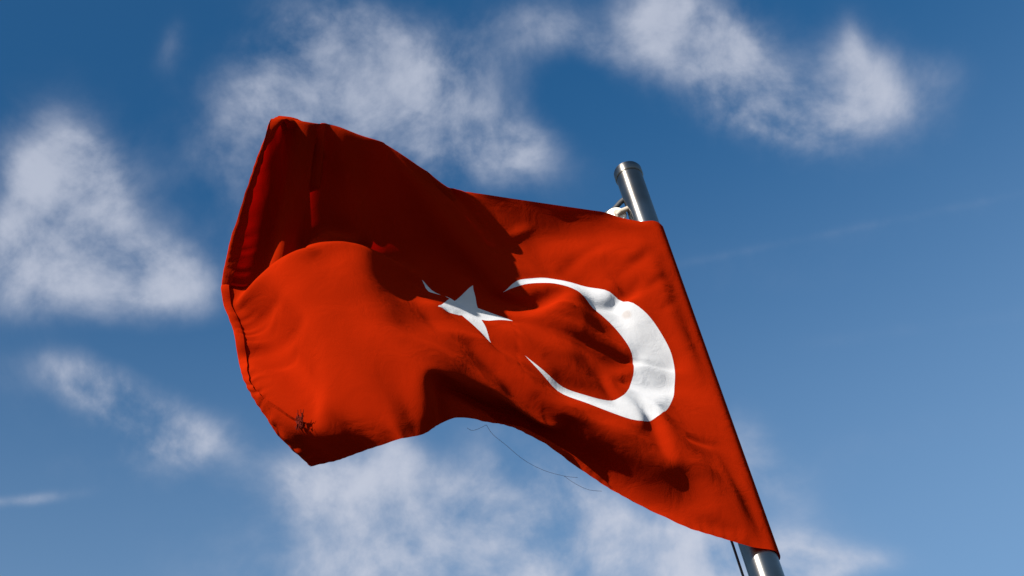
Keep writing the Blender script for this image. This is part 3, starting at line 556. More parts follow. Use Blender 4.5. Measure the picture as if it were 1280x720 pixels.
6119,38182,47388,5974,37877,47388,5687,37698,47388,5501,37420,47379,5217,37246,47371,4892,37219,47375,4594,37094,47383,4295,36962,47395,4006,36801,47391,3722,36644,47361,3473,36446,47317,3204,36256,47306,2948,36050,47294,2744,35785,47288,2555,35506,47283,2378,35217,47279,2195,34930,47276,1992,34654,47272,1756,34407,47269,1496,34184,47264,1226,33973,47256,934,33795,47246,607,33709,47209,282,33644,47159,-8,33486,47176,-308,33359,47164,-567,33164,47187,-840,32996,47182,-1086,32802,47194,-1333,32611,47219,-1619,32499,47255,-1895,32337,47265,-2117,32101,47292,-2376,31900,47304,-2636,31685,47312,-2833,31408,47359,-3019,31124,47415,-3095,30789,47452,-3244,30482,47483,-3404,30180,47514,-3596,29897,47542,-3817,29634,47548,-3951,29408,47508,-4190,29186,47486,-4443,29010,47428,-4684,28839,47388,-4940,28726,47327,-5189,28625,47280,-5441,28555,47215,-5662,28470,47113,-5799,28589,46933,-6006,28646,46762,-6255,28669,46600,-6559,28702,46509,-6812,28904,46560,-6997,29148,46695,-7235,29350,46828,-7520,29502,46942,-7843,29570,47050,-8167,29469,47123,-8488,29337,47136,
6119,38182,47729,5974,37877,47729,5687,37698,47729,5499,37420,47721,5235,37209,47712,4903,37147,47714,4593,37049,47724,4308,36900,47731,4015,36755,47730,3723,36610,47701,3442,36459,47660,3165,36295,47643,2914,36079,47630,2705,35819,47620,2527,35534,47614,2354,35245,47609,2176,34957,47606,1985,34676,47603,1752,34429,47599,1496,34207,47592,1209,34026,47580,881,33959,47525,554,33927,47449,240,33810,47440,-62,33669,47445,-354,33510,47454,-627,33325,47471,-885,33129,47489,-1146,32949,47497,-1261,32659,47541,-1586,32549,47574,-1902,32417,47591,-2173,32217,47608,-2440,32016,47619,-2567,31721,47621,-2696,31408,47642,-2862,31112,47710,-3039,30822,47770,-3254,30554,47795,-3490,30306,47793,-3703,30038,47815,-3949,29821,47787,-4155,29651,47635,-4349,29487,47457,-4588,29313,47367,-4825,29142,47433,-5031,28981,47533,-5258,28844,47532,-5504,28774,47458,-5740,28698,47359,-5809,28866,47136,-6018,28940,46937,-6303,28900,46838,-6575,28759,46817,-6864,28754,46862,-6977,29004,47004,-7144,29246,47137,-7434,29349,47209,-7736,29302,47051,-8038,29156,47143,-8352,29033,47229,
6119,38182,48070,5974,37877,48070,5687,37698,48070,5489,37425,48063,5243,37191,48054,4915,37097,48053,4595,36992,48062,4313,36841,48068,4022,36702,48068,3723,36578,48041,3421,36490,48001,3153,36304,47984,2901,36090,47970,2688,35840,47954,2510,35559,47945,2335,35273,47939,2170,34979,47936,1979,34702,47934,1744,34461,47928,1474,34260,47918,1149,34188,47862,828,34192,47753,501,34115,47714,191,33979,47717,-113,33831,47725,-405,33660,47742,-679,33464,47769,-938,33248,47800,-1186,33020,47830,-1266,32696,47880,-1560,32530,47902,-1887,32434,47928,-2171,32249,47947,-2431,32040,47960,-2533,31727,47960,-2781,31508,47957,-2978,31235,47996,-3177,30963,48041,-3402,30708,48052,-3645,30482,48022,-3886,30292,47920,-4113,30120,47775,-4346,29932,47663,-4546,29692,47638,-4673,29410,47682,-4734,29113,47757,-4921,28885,47840,-5216,28763,47858,-5520,28788,47794,-5702,28939,47601,-5877,29075,47400,-6126,28955,47261,-6262,28700,47111,-6479,28503,47010,-6731,28620,47146,-6851,28886,47299,-7063,29088,47428,-7379,29115,47432,-7624,29050,47298,-7899,28871,47264,-8208,28742,47344,
6119,38182,48411,5974,37877,48411,5687,37698,48411,5478,37431,48404,5246,37182,48397,4929,37054,48394,4616,36919,48397,4322,36786,48407,4029,36643,48406,3720,36543,48383,3406,36509,48343,3140,36316,48325,2901,36099,48305,2677,35861,48287,2484,35592,48275,2326,35298,48270,2171,35001,48267,1972,34734,48263,1727,34506,48257,1411,34406,48210,1099,34426,48085,773,34396,48005,451,34286,47987,156,34114,48011,-115,33909,48041,-371,33692,48065,-639,33487,48094,-915,33286,48129,-1164,33054,48170,-1310,32750,48214,-1548,32528,48237,-1859,32411,48265,-2132,32220,48286,-2391,32012,48299,-2555,31724,48301,-2829,31539,48294,-3098,31350,48291,-3350,31132,48277,-3598,30914,48238,-3847,30700,48187,-4078,30457,48133,-4225,30157,48082,-4266,29849,47979,-4285,29571,47824,-4439,29322,47910,-4655,29169,48081,-4926,29027,48151,-5221,28949,48143,-5479,29050,48012,-5753,29098,47899,-5951,28981,47717,-5993,28739,47484,-6114,28475,47321,-6379,28310,47268,-6596,28489,47425,-6741,28737,47586,-6992,28894,47701,-7291,28889,47679,-7518,28792,47530,-7755,28598,47418,-8052,28449,47434,
6119,38182,48752,5974,37877,48752,5687,37698,48752,5471,37434,48746,5245,37178,48739,4937,37028,48735,4635,36875,48735,4356,36691,48735,4042,36575,48741,3715,36505,48724,3396,36523,48683,3111,36363,48657,2852,36166,48624,2618,35920,48611,2467,35622,48605,2321,35324,48601,2159,35039,48597,1959,34778,48593,1664,34636,48558,1354,34642,48438,1037,34568,48377,779,34367,48333,580,34118,48245,351,33886,48165,103,33657,48102,-155,33430,48089,-433,33237,48157,-713,33091,48300,-993,32951,48446,-1274,32780,48545,-1540,32564,48571,-1807,32359,48598,-2066,32145,48612,-2330,31942,48628,-2584,31732,48641,-2839,31523,48635,-3106,31325,48631,-3362,31105,48615,-3597,30865,48574,-3787,30607,48503,-3867,30343,48355,-3933,30061,48211,-3987,29738,48140,-4100,29454,48086,-4388,29446,48220,-4707,29442,48279,-4978,29292,48361,-5263,29170,48401,-5543,29055,48346,-5735,28892,48175,-5829,28735,47943,-5869,28508,47714,-6030,28262,47575,-6309,28115,47537,-6496,28321,47705,-6645,28562,47865,-6909,28688,47963,-7200,28650,47913,-7414,28530,47752,-7620,28334,47593,-7891,28158,47509,
6119,38182,49092,5974,37877,49092,5687,37698,49092,5466,37437,49087,5240,37180,49082,4939,37016,49077,4639,36848,49076,4352,36660,49076,4036,36527,49081,3699,36463,49065,3384,36533,49023,3108,36357,48992,2862,36145,48965,2598,35944,48947,2458,35655,48931,2299,35363,48935,2151,35084,48927,1903,34888,48899,1594,34851,48804,1302,34706,48762,1075,34475,48700,854,34240,48628,616,34021,48555,356,33834,48479,81,33647,48418,-135,33379,48421,-303,33081,48408,-549,32840,48424,-833,32671,48517,-1107,32530,48670,-1387,32381,48801,-1677,32214,48877,-1962,32027,48915,-2236,31826,48935,-2506,31628,48956,-2759,31406,48945,-3006,31181,48924,-3243,30949,48893,-3467,30711,48850,-3651,30453,48776,-3769,30190,48647,-3881,29919,48522,-3927,29609,48449,-4026,29311,48378,-4316,29187,48429,-4616,29202,48533,-4878,29096,48626,-5178,28968,48661,-5453,28827,48585,-5639,28658,48411,-5702,28490,48171,-5741,28270,47939,-5932,28038,47815,-6232,27921,47808,-6396,28143,47980,-6542,28382,48140,-6826,28468,48216,-7108,28401,48139,-7311,28265,47963,-7498,28071,47779,-7721,27880,47614,
6119,38182,49433,5974,37877,49433,5687,37698,49433,5463,37439,49428,5235,37183,49424,4935,37015,49419,4633,36852,49416,4329,36687,49415,4022,36527,49424,3682,36479,49408,3357,36559,49356,3144,36310,49328,2903,36099,49296,2626,35945,49279,2439,35686,49270,2282,35413,49271,2089,35199,49229,1836,35002,49201,1600,34811,49131,1363,34595,49071,1081,34407,49024,806,34234,48954,546,34059,48870,289,33877,48791,40,33644,48755,-157,33363,48746,-339,33072,48739,-491,32764,48735,-679,32476,48727,-943,32256,48754,-1228,32093,48854,-1508,31947,48989,-1795,31799,49104,-2085,31631,49171,-2367,31444,49207,-2635,31237,49215,-2881,31008,49189,-3112,30769,49152,-3334,30527,49106,-3524,30270,49037,-3672,30003,48924,-3808,29735,48817,-3888,29453,48752,-3966,29159,48673,-4215,28966,48670,-4520,28955,48779,-4789,28866,48873,-5083,28740,48899,-5360,28599,48825,-5528,28423,48641,-5572,28247,48396,-5611,28031,48161,-5828,27815,48054,-6138,27732,48077,-6289,27962,48251,-6442,28195,48411,-6742,28234,48456,-7014,28144,48354,-7206,27998,48164,-7381,27807,47964,-7537,27620,47742,
6119,38182,49774,5974,37877,49774,5687,37698,49774,5464,37438,49770,5241,37178,49765,4941,37017,49760,4638,36868,49752,4329,36736,49744,4005,36666,49726,3677,36663,49697,3398,36504,49691,3204,36233,49655,2886,36148,49632,2607,35989,49610,2389,35757,49599,2191,35518,49582,1969,35312,49529,1728,35100,49505,1513,34896,49431,1275,34687,49367,975,34527,49307,689,34353,49234,433,34170,49150,216,33905,49115,0,33637,49094,-205,33361,49074,-392,33072,49063,-560,32771,49056,-704,32458,49053,-855,32148,49048,-1069,31879,49043,-1342,31674,49085,-1628,31517,49193,-1914,31374,49316,-2203,31217,49403,-2487,31038,49449,-2750,30826,49446,-2983,30587,49409,-3200,30340,49358,-3394,30083,49292,-3562,29817,49198,-3721,29554,49108,-3843,29284,49048,-3913,28995,48967,-4121,28764,48933,-4424,28712,49025,-4699,28632,49119,-4995,28512,49142,-5270,28371,49068,-5406,28187,48865,-5441,28005,48618,-5479,27793,48381,-5723,27596,48296,-6036,27544,48344,-6175,27779,48519,-6350,27993,48677,-6657,27988,48683,-6919,27883,48563,-7093,27729,48356,-7242,27543,48135,-7353,27367,47888,
6119,38182,50115,5974,37877,50115,5687,37698,50115,5467,37436,50111,5248,37172,50107,4945,37021,50101,4636,36890,50090,4322,36783,50077,4000,36715,50060,3695,36614,50035,3465,36385,50005,3144,36293,49985,2818,36230,49954,2532,36085,49923,2292,35858,49911,2063,35638,49873,1832,35422,49824,1588,35219,49793,1374,35015,49714,1128,34848,49626,846,34653,49582,579,34443,49527,357,34183,49482,140,33917,49447,-74,33647,49419,-267,33362,49401,-446,33068,49387,-607,32763,49379,-764,32456,49373,-919,32148,49368,-1061,31834,49366,-1226,31532,49358,-1464,31285,49366,-1747,31101,49432,-2036,30954,49542,-2325,30805,49639,-2607,30627,49684,-2856,30405,49666,-3070,30155,49613,-3264,29896,49547,-3444,29633,49467,-3619,29372,49389,-3784,29115,49343,-3875,28829,49265,-4037,28572,49207,-4327,28473,49271,-4606,28396,49365,-4906,28282,49387,-5177,28139,49308,-5276,27951,49086,-5309,27765,48839,-5350,27554,48601,-5617,27379,48542,-5928,27353,48609,-6057,27592,48784,-6267,27774,48931,-6572,27735,48902,-6823,27619,48766,-6968,27461,48539,-7079,27284,48294,-7171,27118,48041,
6119,38182,50456,5974,37877,50456,5687,37698,50456,5470,37434,50452,5253,37168,50450,4946,37025,50442,4635,36895,50431,4323,36779,50418,4008,36681,50399,3705,36557,50373,3431,36375,50345,3121,36263,50321,2793,36207,50293,2472,36127,50256,2176,35963,50214,1935,35750,50165,1693,35535,50115,1431,35331,50076,1247,35112,50016,1047,34876,49958,779,34660,49912,526,34428,49864,287,34183,49816,65,33922,49776,-143,33648,49745,-323,33355,49725,-494,33055,49711,-658,32752,49700,-817,32446,49692,-973,32138,49687,-1125,31829,49683,-1268,31516,49681,-1410,31202,49679,-1605,30919,49675,-1872,30706,49709,-2164,30549,49797,-2451,30400,49884,-2727,30217,49918,-2952,29977,49879,-3143,29716,49812,-3325,29451,49738,-3509,29190,49665,-3702,28941,49628,-3841,28667,49565,-3966,28392,49494,-4232,28242,49525,-4511,28160,49613,-4816,28050,49632,-5077,27903,49542,-5143,27715,49305,-5174,27525,49057,-5225,27315,48821,-5509,27162,48786,-5817,27160,48872,-5942,27399,49046,-6188,27539,49172,-6487,27480,49118,-6721,27352,48961,-6822,27195,48707,-6903,27026,48442,-6986,26870,48148,
6119,38182,50797,5974,37877,50797,5687,37698,50797,5469,37434,50794,5250,37170,50792,4943,37024,50784,4634,36888,50772,4322,36762,50758,4010,36645,50737,3704,36518,50712,3407,36368,50686,3101,36237,50660,2781,36151,50628,2462,36065,50591,2162,35928,50553,1889,35748,50503,1632,35548,50452,1367,35364,50407,1146,35130,50345,927,34891,50285,679,34673,50238,432,34439,50186,193,34197,50138,-17,33926,50100,-207,33640,50071,-379,33342,50049,-547,33042,50032,-713,32739,50019,-874,32434,50009,-1029,32126,50002,-1178,31815,49998,-1323,31502,49997,-1467,31189,49997,-1602,30873,50000,-1770,30572,49999,-2014,30332,50012,-2300,30159,50073,-2587,30009,50149,-2848,29809,50156,-3041,29550,50094,-3207,29277,50013,-3392,29011,49939,-3595,28758,49899,-3782,28500,49859,-3910,28221,49788,-4141,28024,49789,-4416,27923,49864,-4721,27815,49876,-4969,27663,49770,-5012,27478,49523,-5032,27288,49272,-5105,27077,49045,-5402,26944,49032,-5705,26962,49132,-5832,27197,49305,-6108,27291,49398,-6403,27223,49332,-6599,27082,49140,-6658,26935,48866,-6717,26776,48588,-6799,26622,48337,
6119,38182,51138,5974,37877,51138,5687,37698,51138,5463,37439,51135,5238,37181,51135,4933,37026,51125,4626,36881,51113,4315,36746,51100,4002,36623,51078,3692,36496,51053,3386,36357,51027,3078,36226,51000,2763,36117,50967,2449,36010,50928,2146,35876,50889,1853,35723,50842,1574,35549,50789,1300,35366,50740,1059,35148,50677,825,34919,50616,571,34699,50562,333,34457,50512,109,34201,50464,-86,33920,50427,-266,33628,50396,-440,33331,50372,-608,33031,50352,-771,32727,50337,-929,32421,50326,-1081,32111,50318,-1228,31799,50313,-1372,31484,50311,-1516,31171,50312,-1663,30859,50316,-1805,30546,50324,-1964,30241,50331,-2181,29977,50336,-2455,29792,50377,-2737,29634,50427,-2956,29394,50386,-3093,29110,50295,-3269,28837,50212,-3471,28574,50161,-3681,28319,50131,-3858,28052,50084,-4057,27820,50068,-4322,27687,50119,-4624,27578,50119,-4857,27422,49994,-4885,27240,49742,-4878,27054,49480,-4989,26843,49274,-5293,26727,49281,-5592,26758,49389,-5729,26986,49560,-6026,27034,49613,-6323,26963,49543,-6451,26818,49307,-6483,26684,49027,-6512,26548,48751,-6608,26380,48524,
6119,38182,51479,5974,37877,51479,5687,37698,51479,5452,37449,51477,5214,37202,51476,4912,37039,51466,4610,36879,51454,4302,36735,51440,3987,36607,51419,3674,36480,51393,3363,36344,51367,3053,36212,51339,2739,36091,51306,2426,35972,51266,2120,35836,51228,1817,35694,51180,1521,35541,51128,1232,35374,51073,976,35169,51010,730,34945,50947,478,34718,50892,243,34472,50841,32,34204,50796,-159,33919,50755,-337,33625,50721,-509,33326,50693,-674,33024,50671,-833,32717,50655,-986,32407,50642,-1133,32094,50633,-1276,31780,50626,-1420,31465,50623,-1568,31152,50622,-1716,30840,50627,-1872,30533,50636,-2030,30226,50650,-2180,29918,50667,-2375,29642,50672,-2634,29451,50696,-2882,29245,50686,-2979,28950,50582,-3144,28675,50490,-3335,28399,50421,-3551,28135,50386,-3777,27878,50369,-3983,27627,50356,-4232,27455,50383,-4530,27339,50363,-4751,27178,50219,-4762,26997,49956,-4703,26825,49677,-4876,26618,49512,-5185,26508,49529,-5480,26547,49643,-5639,26758,49806,-5939,26749,49783,-6236,26695,49741,-6293,26561,49476,-6292,26447,49193,-6283,26338,48907,-6414,26154,48717,
6119,38182,51820,5974,37877,51820,5687,37698,51820,5436,37464,51817,5181,37235,51815,4882,37067,51804,4583,36897,51793,4285,36727,51781,3967,36598,51759,3648,36474,51733,3335,36339,51707,3024,36200,51679,2709,36071,51645,2394,35948,51605,2085,35812,51563,1780,35666,51517,1473,35523,51466,1161,35395,51406,896,35187,51343,648,34958,51281,401,34724,51226,164,34479,51174,-47,34208,51127,-241,33924,51082,-419,33629,51043,-586,33326,51012,-746,33019,50988,-896,32707,50971,-1033,32388,50958,-1177,32072,50947,-1322,31758,50938,-1471,31444,50931,-1622,31132,50928,-1777,30821,50929,-1933,30512,50937,-2091,30203,50956,-2254,29900,50981,-2411,29595,51006,-2599,29320,51011,-2830,29106,50995,-2875,28800,50878,-3024,28520,50774,-3217,28245,50702,-3437,27980,50654,-3662,27714,50639,-3896,27450,50649,-4157,27221,50657,-4444,27100,50611,-4654,26931,50444,-4641,26746,50159,-4533,26590,49873,-4764,26402,49756,-5076,26286,49775,-5372,26326,49891,-5574,26507,50037,-5829,26439,49881,-6125,26425,49925,-6138,26304,49648,-6077,26227,49354,-6037,26143,49058,-6214,25950,48923,
6119,38182,52161,5974,37877,52161,5687,37698,52161,5419,37483,52157,5146,37274,52153,4844,37107,52141,4542,36943,52129,4238,36779,52114,3914,36662,52089,3594,36535,52064,3279,36398,52038,2962,36264,52009,2643,36138,51973,2329,36001,51935,2022,35849,51895,1714,35701,51850,1403,35560,51798,1096,35409,51742,841,35185,51681,597,34946,51621,361,34700,51565,138,34441,51512,-77,34174,51463,-281,33898,51413,-466,33608,51368,-631,33305,51333,-790,32998,51305,-934,32682,51287,-1064,32361,51275,-1219,32050,51262,-1372,31738,51249,-1528,31427,51238,-1684,31115,51230,-1840,30802,51226,-1993,30488,51230,-2147,30172,51247,-2307,29862,51277,-2483,29561,51318,-2661,29263,51342,-2844,28974,51314,-2782,28674,51190,-2877,28376,51048,-3068,28108,50947,-3356,27917,50956,-3623,27699,50963,-3879,27460,50990,-4146,27232,50998,-4359,27003,50854,-4444,26768,50616,-4459,26549,50351,-4381,26355,50079,-4660,26174,49989,-4964,26060,50017,-5285,26087,50134,-5566,26242,50256,-5713,26129,49974,-5961,26181,50104,-5943,26069,49812,-5824,26046,49509,-5791,25951,49213,-6022,25765,49147,
6119,38182,52502,5974,37877,52502,5687,37698,52502,5402,37504,52498,5112,37315,52490,4806,37154,52477,4498,36995,52462,4189,36838,52446,3865,36715,52421,3543,36588,52395,3224,36452,52369,2904,36320,52338,2582,36192,52303,2267,36051,52266,1960,35891,52227,1652,35735,52183,1350,35570,52136,1064,35381,52082,819,35143,52020,580,34900,51960,350,34647,51902,140,34379,51847,-73,34112,51794,-289,33847,51742,-508,33583,51693,-692,33293,51650,-839,32982,51622,-976,32664,51603,-1108,32345,51593,-1271,32038,51578,-1436,31733,51563,-1599,31425,51547,-1756,31113,51534,-1909,30797,51526,-2055,30476,51521,-2189,30147,51531,-2318,29816,51563,-2482,29498,51608,-2696,29206,51673,-2913,28927,51646,-3006,28713,51396,-3142,28523,51147,-3287,28344,50903,-3527,28147,50782,-3791,27941,50786,-4018,27718,50800,-4234,27493,50774,-4418,27262,50632,-4500,27030,50402,-4489,26815,50137,-4452,26602,49873,-4733,26432,49805,-4903,26386,50098,-5118,26294,50334,-5355,26053,50275,-5582,25846,50120,-5782,25946,50279,-5725,25843,49956,-5557,25880,49660,-5577,25741,49390,-5865,25665,49435,
6119,38182,52842,5974,37877,52842,5687,37698,52842,5387,37521,52837,5085,37349,52827,4773,37193,52812,4460,37039,52794,4146,36886,52776,3820,36762,52752,3497,36631,52727,3178,36489,52701,2857,36353,52672,2535,36217,52639,2222,36064,52604,1921,35889,52565,1620,35713,52522,1332,35522,52474,1062,35309,52417,811,35076,52356,564,34842,52297,334,34591,52239,134,34317,52180,-58,34038,52120,-246,33758,52057,-458,33494,52001,-696,33247,51968,-922,32991,51934,-1061,32677,51910,-1155,32346,51920,-1347,32062,51900,-1535,31775,51875,-1670,31460,51863,-1739,31123,51848,-1817,30789,51816,-1968,30477,51792,-2137,30174,51813,-2364,29911,51850,-2605,29666,51804,-2834,29443,51656,-3002,29208,51461,-3141,28990,51232,-3294,28793,50997,-3457,28609,50771,-3679,28406,50615,-3922,28201,50594,-4127,27979,50594,-4321,27750,50550,-4501,27518,50417,-4582,27284,50189,-4539,27078,49922,-4540,26859,49667,-4833,26743,49773,-5030,26696,50043,-5279,26504,50114,-5475,26253,50025,-5763,26137,50117,-5511,26069,50339,-5412,25877,50072,-5277,25722,49797,-5428,25555,49644,-5710,25568,49724,
6119,38182,53183,5974,37877,53183,5687,37698,53183,5378,37532,53176,5068,37368,53162,4752,37214,53144,4434,37062,53126,4117,36911,53107,3788,36784,53086,3462,36653,53063,3145,36499,53037,2830,36342,53008,2518,36180,52976,2220,35997,52937,1929,35803,52893,1637,35613,52848,1357,35409,52795,1085,35198,52740,815,34986,52686,556,34764,52630,311,34527,52574,91,34270,52515,-95,33989,52451,-261,33697,52382,-405,33397,52305,-548,33100,52210,-771,32846,52157,-1034,32632,52217,-1258,32374,52234,-1503,32137,52186,-1645,31823,52188,-1694,31482,52184,-1777,31158,52155,-1889,30874,52080,-2050,30611,52001,-2285,30386,51886,-2513,30156,51754,-2725,29922,51611,-2938,29699,51454,-3120,29471,51270,-3273,29253,51053,-3429,29055,50823,-3599,28871,50603,-3807,28672,50430,-4037,28463,50390,-4226,28235,50378,-4412,28001,50325,-4604,27769,50207,-4680,27534,49978,-4608,27340,49710,-4687,27110,49490,-4937,27053,49713,-5207,26903,49836,-5408,26641,49828,-5689,26498,49918,-5767,26457,50238,-5447,26349,50191,-5420,26171,49900,-5197,25987,49729,-5394,25771,49910,-5730,25782,49959,
6119,38182,53524,5974,37877,53524,5687,37698,53524,5375,37532,53512,5063,37366,53493,4745,37208,53473,4426,37052,53455,4107,36899,53436,3775,36772,53420,3456,36615,53397,3152,36434,53365,2847,36253,53331,2548,36066,53293,2257,35868,53247,1968,35669,53200,1680,35471,53155,1398,35268,53104,1119,35062,53052,844,34854,53000,572,34643,52949,302,34431,52899,46,34205,52843,-162,33938,52777,-315,33639,52705,-462,33339,52622,-588,33035,52522,-680,32721,52415,-810,32419,52308,-1021,32153,52244,-1305,31967,52317,-1352,31721,52107,-1439,31473,51959,-1599,31215,51881,-1784,30965,51768,-2068,30785,51701,-2328,30582,51608,-2581,30375,51504,-2836,30169,51401,-3073,29958,51272,-3255,29732,51089,-3407,29514,50873,-3560,29313,50640,-3728,29128,50416,-3927,28940,50231,-4144,28724,50175,-4321,28485,50154,-4514,28245,50101,-4737,28014,50010,-4790,27782,49771,-4703,27598,49501,-4858,27363,49339,-5117,27271,49525,-5347,27034,49552,-5608,26842,49636,-5760,26832,49936,-5633,26772,50239,-5427,26628,50006,-5190,26422,49869,-5079,26132,50015,-5358,26001,50161,-5686,25957,50244,
6119,38182,53865,5974,37877,53865,5687,37698,53865,5384,37511,53840,5072,37335,53815,4757,37164,53796,4443,36990,53778,4130,36819,53754,3809,36668,53736,3510,36476,53697,3214,36281,53652,2916,36087,53610,2619,35893,53568,2325,35695,53524,2032,35497,53480,1739,35301,53437,1449,35101,53392,1162,34899,53347,882,34692,53295,605,34483,53239,323,34280,53189,38,34083,53147,-235,33871,53097,-429,33596,53020,-539,33279,52939,-659,32974,52831,-831,32707,52694,-1024,32452,52561,-1245,32268,52367,-1289,32118,52065,-1232,31897,51840,-1370,31638,51692,-1605,31403,51603,-1841,31175,51503,-2104,30974,51412,-2381,30783,51335,-2667,30603,51265,-2952,30420,51198,-3216,30222,51102,-3400,29995,50923,-3547,29775,50703,-3693,29573,50466,-3851,29385,50226,-4042,29208,50021,-4250,28978,49950,-4423,28722,49926,-4650,28480,49893,-4893,28251,49823,-4912,28028,49569,-4825,27849,49296,-5029,27618,49191,-5291,27435,49284,-5541,27221,49343,-5736,27157,49614,-5632,27149,49936,-5445,27053,50193,-5200,26865,50046,-4983,26604,50070,-5036,26342,50283,-5329,26226,50414,-5649,26157,50515,
6119,38182,54206,5974,37877,54206,5687,37698,54206,5339,37614,54116,5025,37418,54116,4714,37219,54109,4416,37000,54100,4140,36756,54089,3886,36508,54021,3609,36290,53941,3312,36087,53892,3009,35890,53853,2707,35693,53811,2411,35492,53762,2115,35290,53715,1814,35098,53680,1516,34902,53640,1216,34707,53603,911,34518,53573,625,34312,53517,351,34096,53444,65,33892,53390,-235,33701,53357,-550,33525,53333,-755,33273,53204,-933,33063,52991,-1081,32908,52717,-1160,32730,52430,-1199,32528,52150,-1198,32384,51833,-1257,32138,51587,-1456,31867,51479,-1665,31614,51358,-1870,31368,51222,-2133,31161,51122,-2444,30992,51078,-2756,30828,51033,-3067,30658,50992,-3377,30488,50947,-3572,30255,50782,-3703,30037,50548,-3836,29828,50308,-3982,29635,50060,-4156,29482,49799,-4367,29219,49711,-4566,28937,49715,-4823,28712,49712,-5061,28482,49638,-5047,28271,49373,-4965,28096,49097,-5225,27871,49076,-5488,27662,49139,-5735,27499,49306,-5670,27492,49641,-5422,27411,49863,-5224,27304,50121,-4976,27076,50183,-4856,26789,50328,-5010,26568,50537,-5303,26452,50668,-5622,26381,50767
], dtype=float).reshape(NV, NU, 3) * 1e-4

def bspline(t):
    return np.stack([(1 - t) ** 3, 3 * t ** 3 - 6 * t ** 2 + 4, -3 * t ** 3 + 3 * t ** 2 + 3 * t + 1, t ** 3], -1) / 6.0

def pad(A):
    A = np.concatenate([2 * A[:1] - A[1:2], A, 2 * A[-1:] - A[-2:-1]], 0)
    return np.concatenate([2 * A[:, :1] - A[:, 1:2], A, 2 * A[:, -1:] - A[:, -2:-1]], 1)
PNET = pad(NET)

def base_point(u, v):
    a = np.clip((u - U0) / (U1 - U0), 0, 1) * (NU - 1)
    b = np.clip(v, 0, 1) * (NV - 1)
    i = np.minimum(a.astype(int), NU - 2); j = np.minimum(b.astype(int), NV - 2)
    wa, wb = bspline(a - i), bspline(b - j)
    out = np.zeros((len(u), 3))
    for q in range(4):
        for p in range(4):
            out += (wb[:, q] * wa[:, p])[:, None] * PNET[j + q, i + p]
    return out

def base_normal(u, v, e=2e-3):
    du = base_point(np.minimum(u + e, U1), v) - base_point(np.maximum(u - e, U0), v)
    dv = base_point(u, np.minimum(v + e, 1)) - base_point(u, np.maximum(v - e, 0))
    n = np.cross(dv, du)
    return n / np.linalg.norm(n, axis=1, keepdims=True)

# creases: list of uv points, half width (flag heights), depth (metres, + towards the viewer)
CREASES = [
    ([(0.602, 0.5), (0.503, 0.492), (0.415, 0.492), (0.343, 0.496), (0.218, 0.489)], 0.009, -0.006),
    ([(0.48, 0.652), (0.366, 0.67), (0.309, 0.712), (0.263, 0.769)], 0.016, -0.01),
    ([(0.374, 0.754), (0.347, 0.723), (0.324, 0.682)], 0.012, 0.006),
    ([(0.492, 0.765), (0.419, 0.83), (0.316, 0.898)], 0.018, -0.007),
    ([(0.362, 0.746), (0.256, 0.833), (0.206, 0.879)], 0.018, -0.007),
    ([(0.29, 0.712), (0.13, 0.83)], 0.014, -0.006),
    ([(0.248, 0.652), (0.13, 0.754)], 0.012, -0.005),
    ([(0.32, 0.795), (0.195, 0.92)], 0.02, 0.006),
    ([(1.5, 0.424), (1.329, 0.394)], 0.016, -0.006),
    ([(1.485, 0.348), (1.264, 0.292)], 0.016, -0.006),
    ([(1.473, 0.265), (1.352, 0.284)], 0.014, -0.006),
    ([(1.371, 0.394), (1.443, 0.371)], 0.012, 0.004),
    ([(0.609, 0.545), (0.56, 0.549), (0.511, 0.545)], 0.018, -0.007),
    ([(0.587, 0.591), (0.522, 0.598)], 0.014, 0.007),
    ([(0.689, 0.557), (0.72, 0.394), (0.758, 0.242)], 0.0035, -0.0012),
    ([(0.716, 0.208), (0.716, 0.148), (0.701, 0.0)], 0.0035, -0.0015),
    ([(0.412, 0.314), (0.309, 0.242), (0.13, 0.273)], 0.012, -0.006),
    ([(0.552, 0.14), (0.393, 0.144), (0.195, 0.17)], 0.025, 0.006),
    ([(0.309, 0.027), (0.221, 0.023)], 0.014, -0.005),
    ([(0.362, 0.045), (0.267, 0.061)], 0.018, 0.005),
    ([(0.613, 0.867), (0.549, 0.909), (0.503, 0.936)], 0.014, 0.006),
    ([(0.708, 0.917), (0.651, 0.875)], 0.008, 0.004),
    ([(0.807, 0.769), (0.67, 0.811), (0.53, 0.894)], 0.016, -0.005),
]
rng = np.random.default_rng(7)
WAVES = []
for k in range(26):
    ang = rng.normal(0.15, 0.55)
    wl = rng.uniform(0.05, 0.16)
    WAVES.append((math.cos(ang + math.pi / 2) * 2 * math.pi / wl, math.sin(ang + math.pi / 2) * 2 * math.pi / wl, rng.uniform(0, 6.28), wl * rng.uniform(.004, .010)))

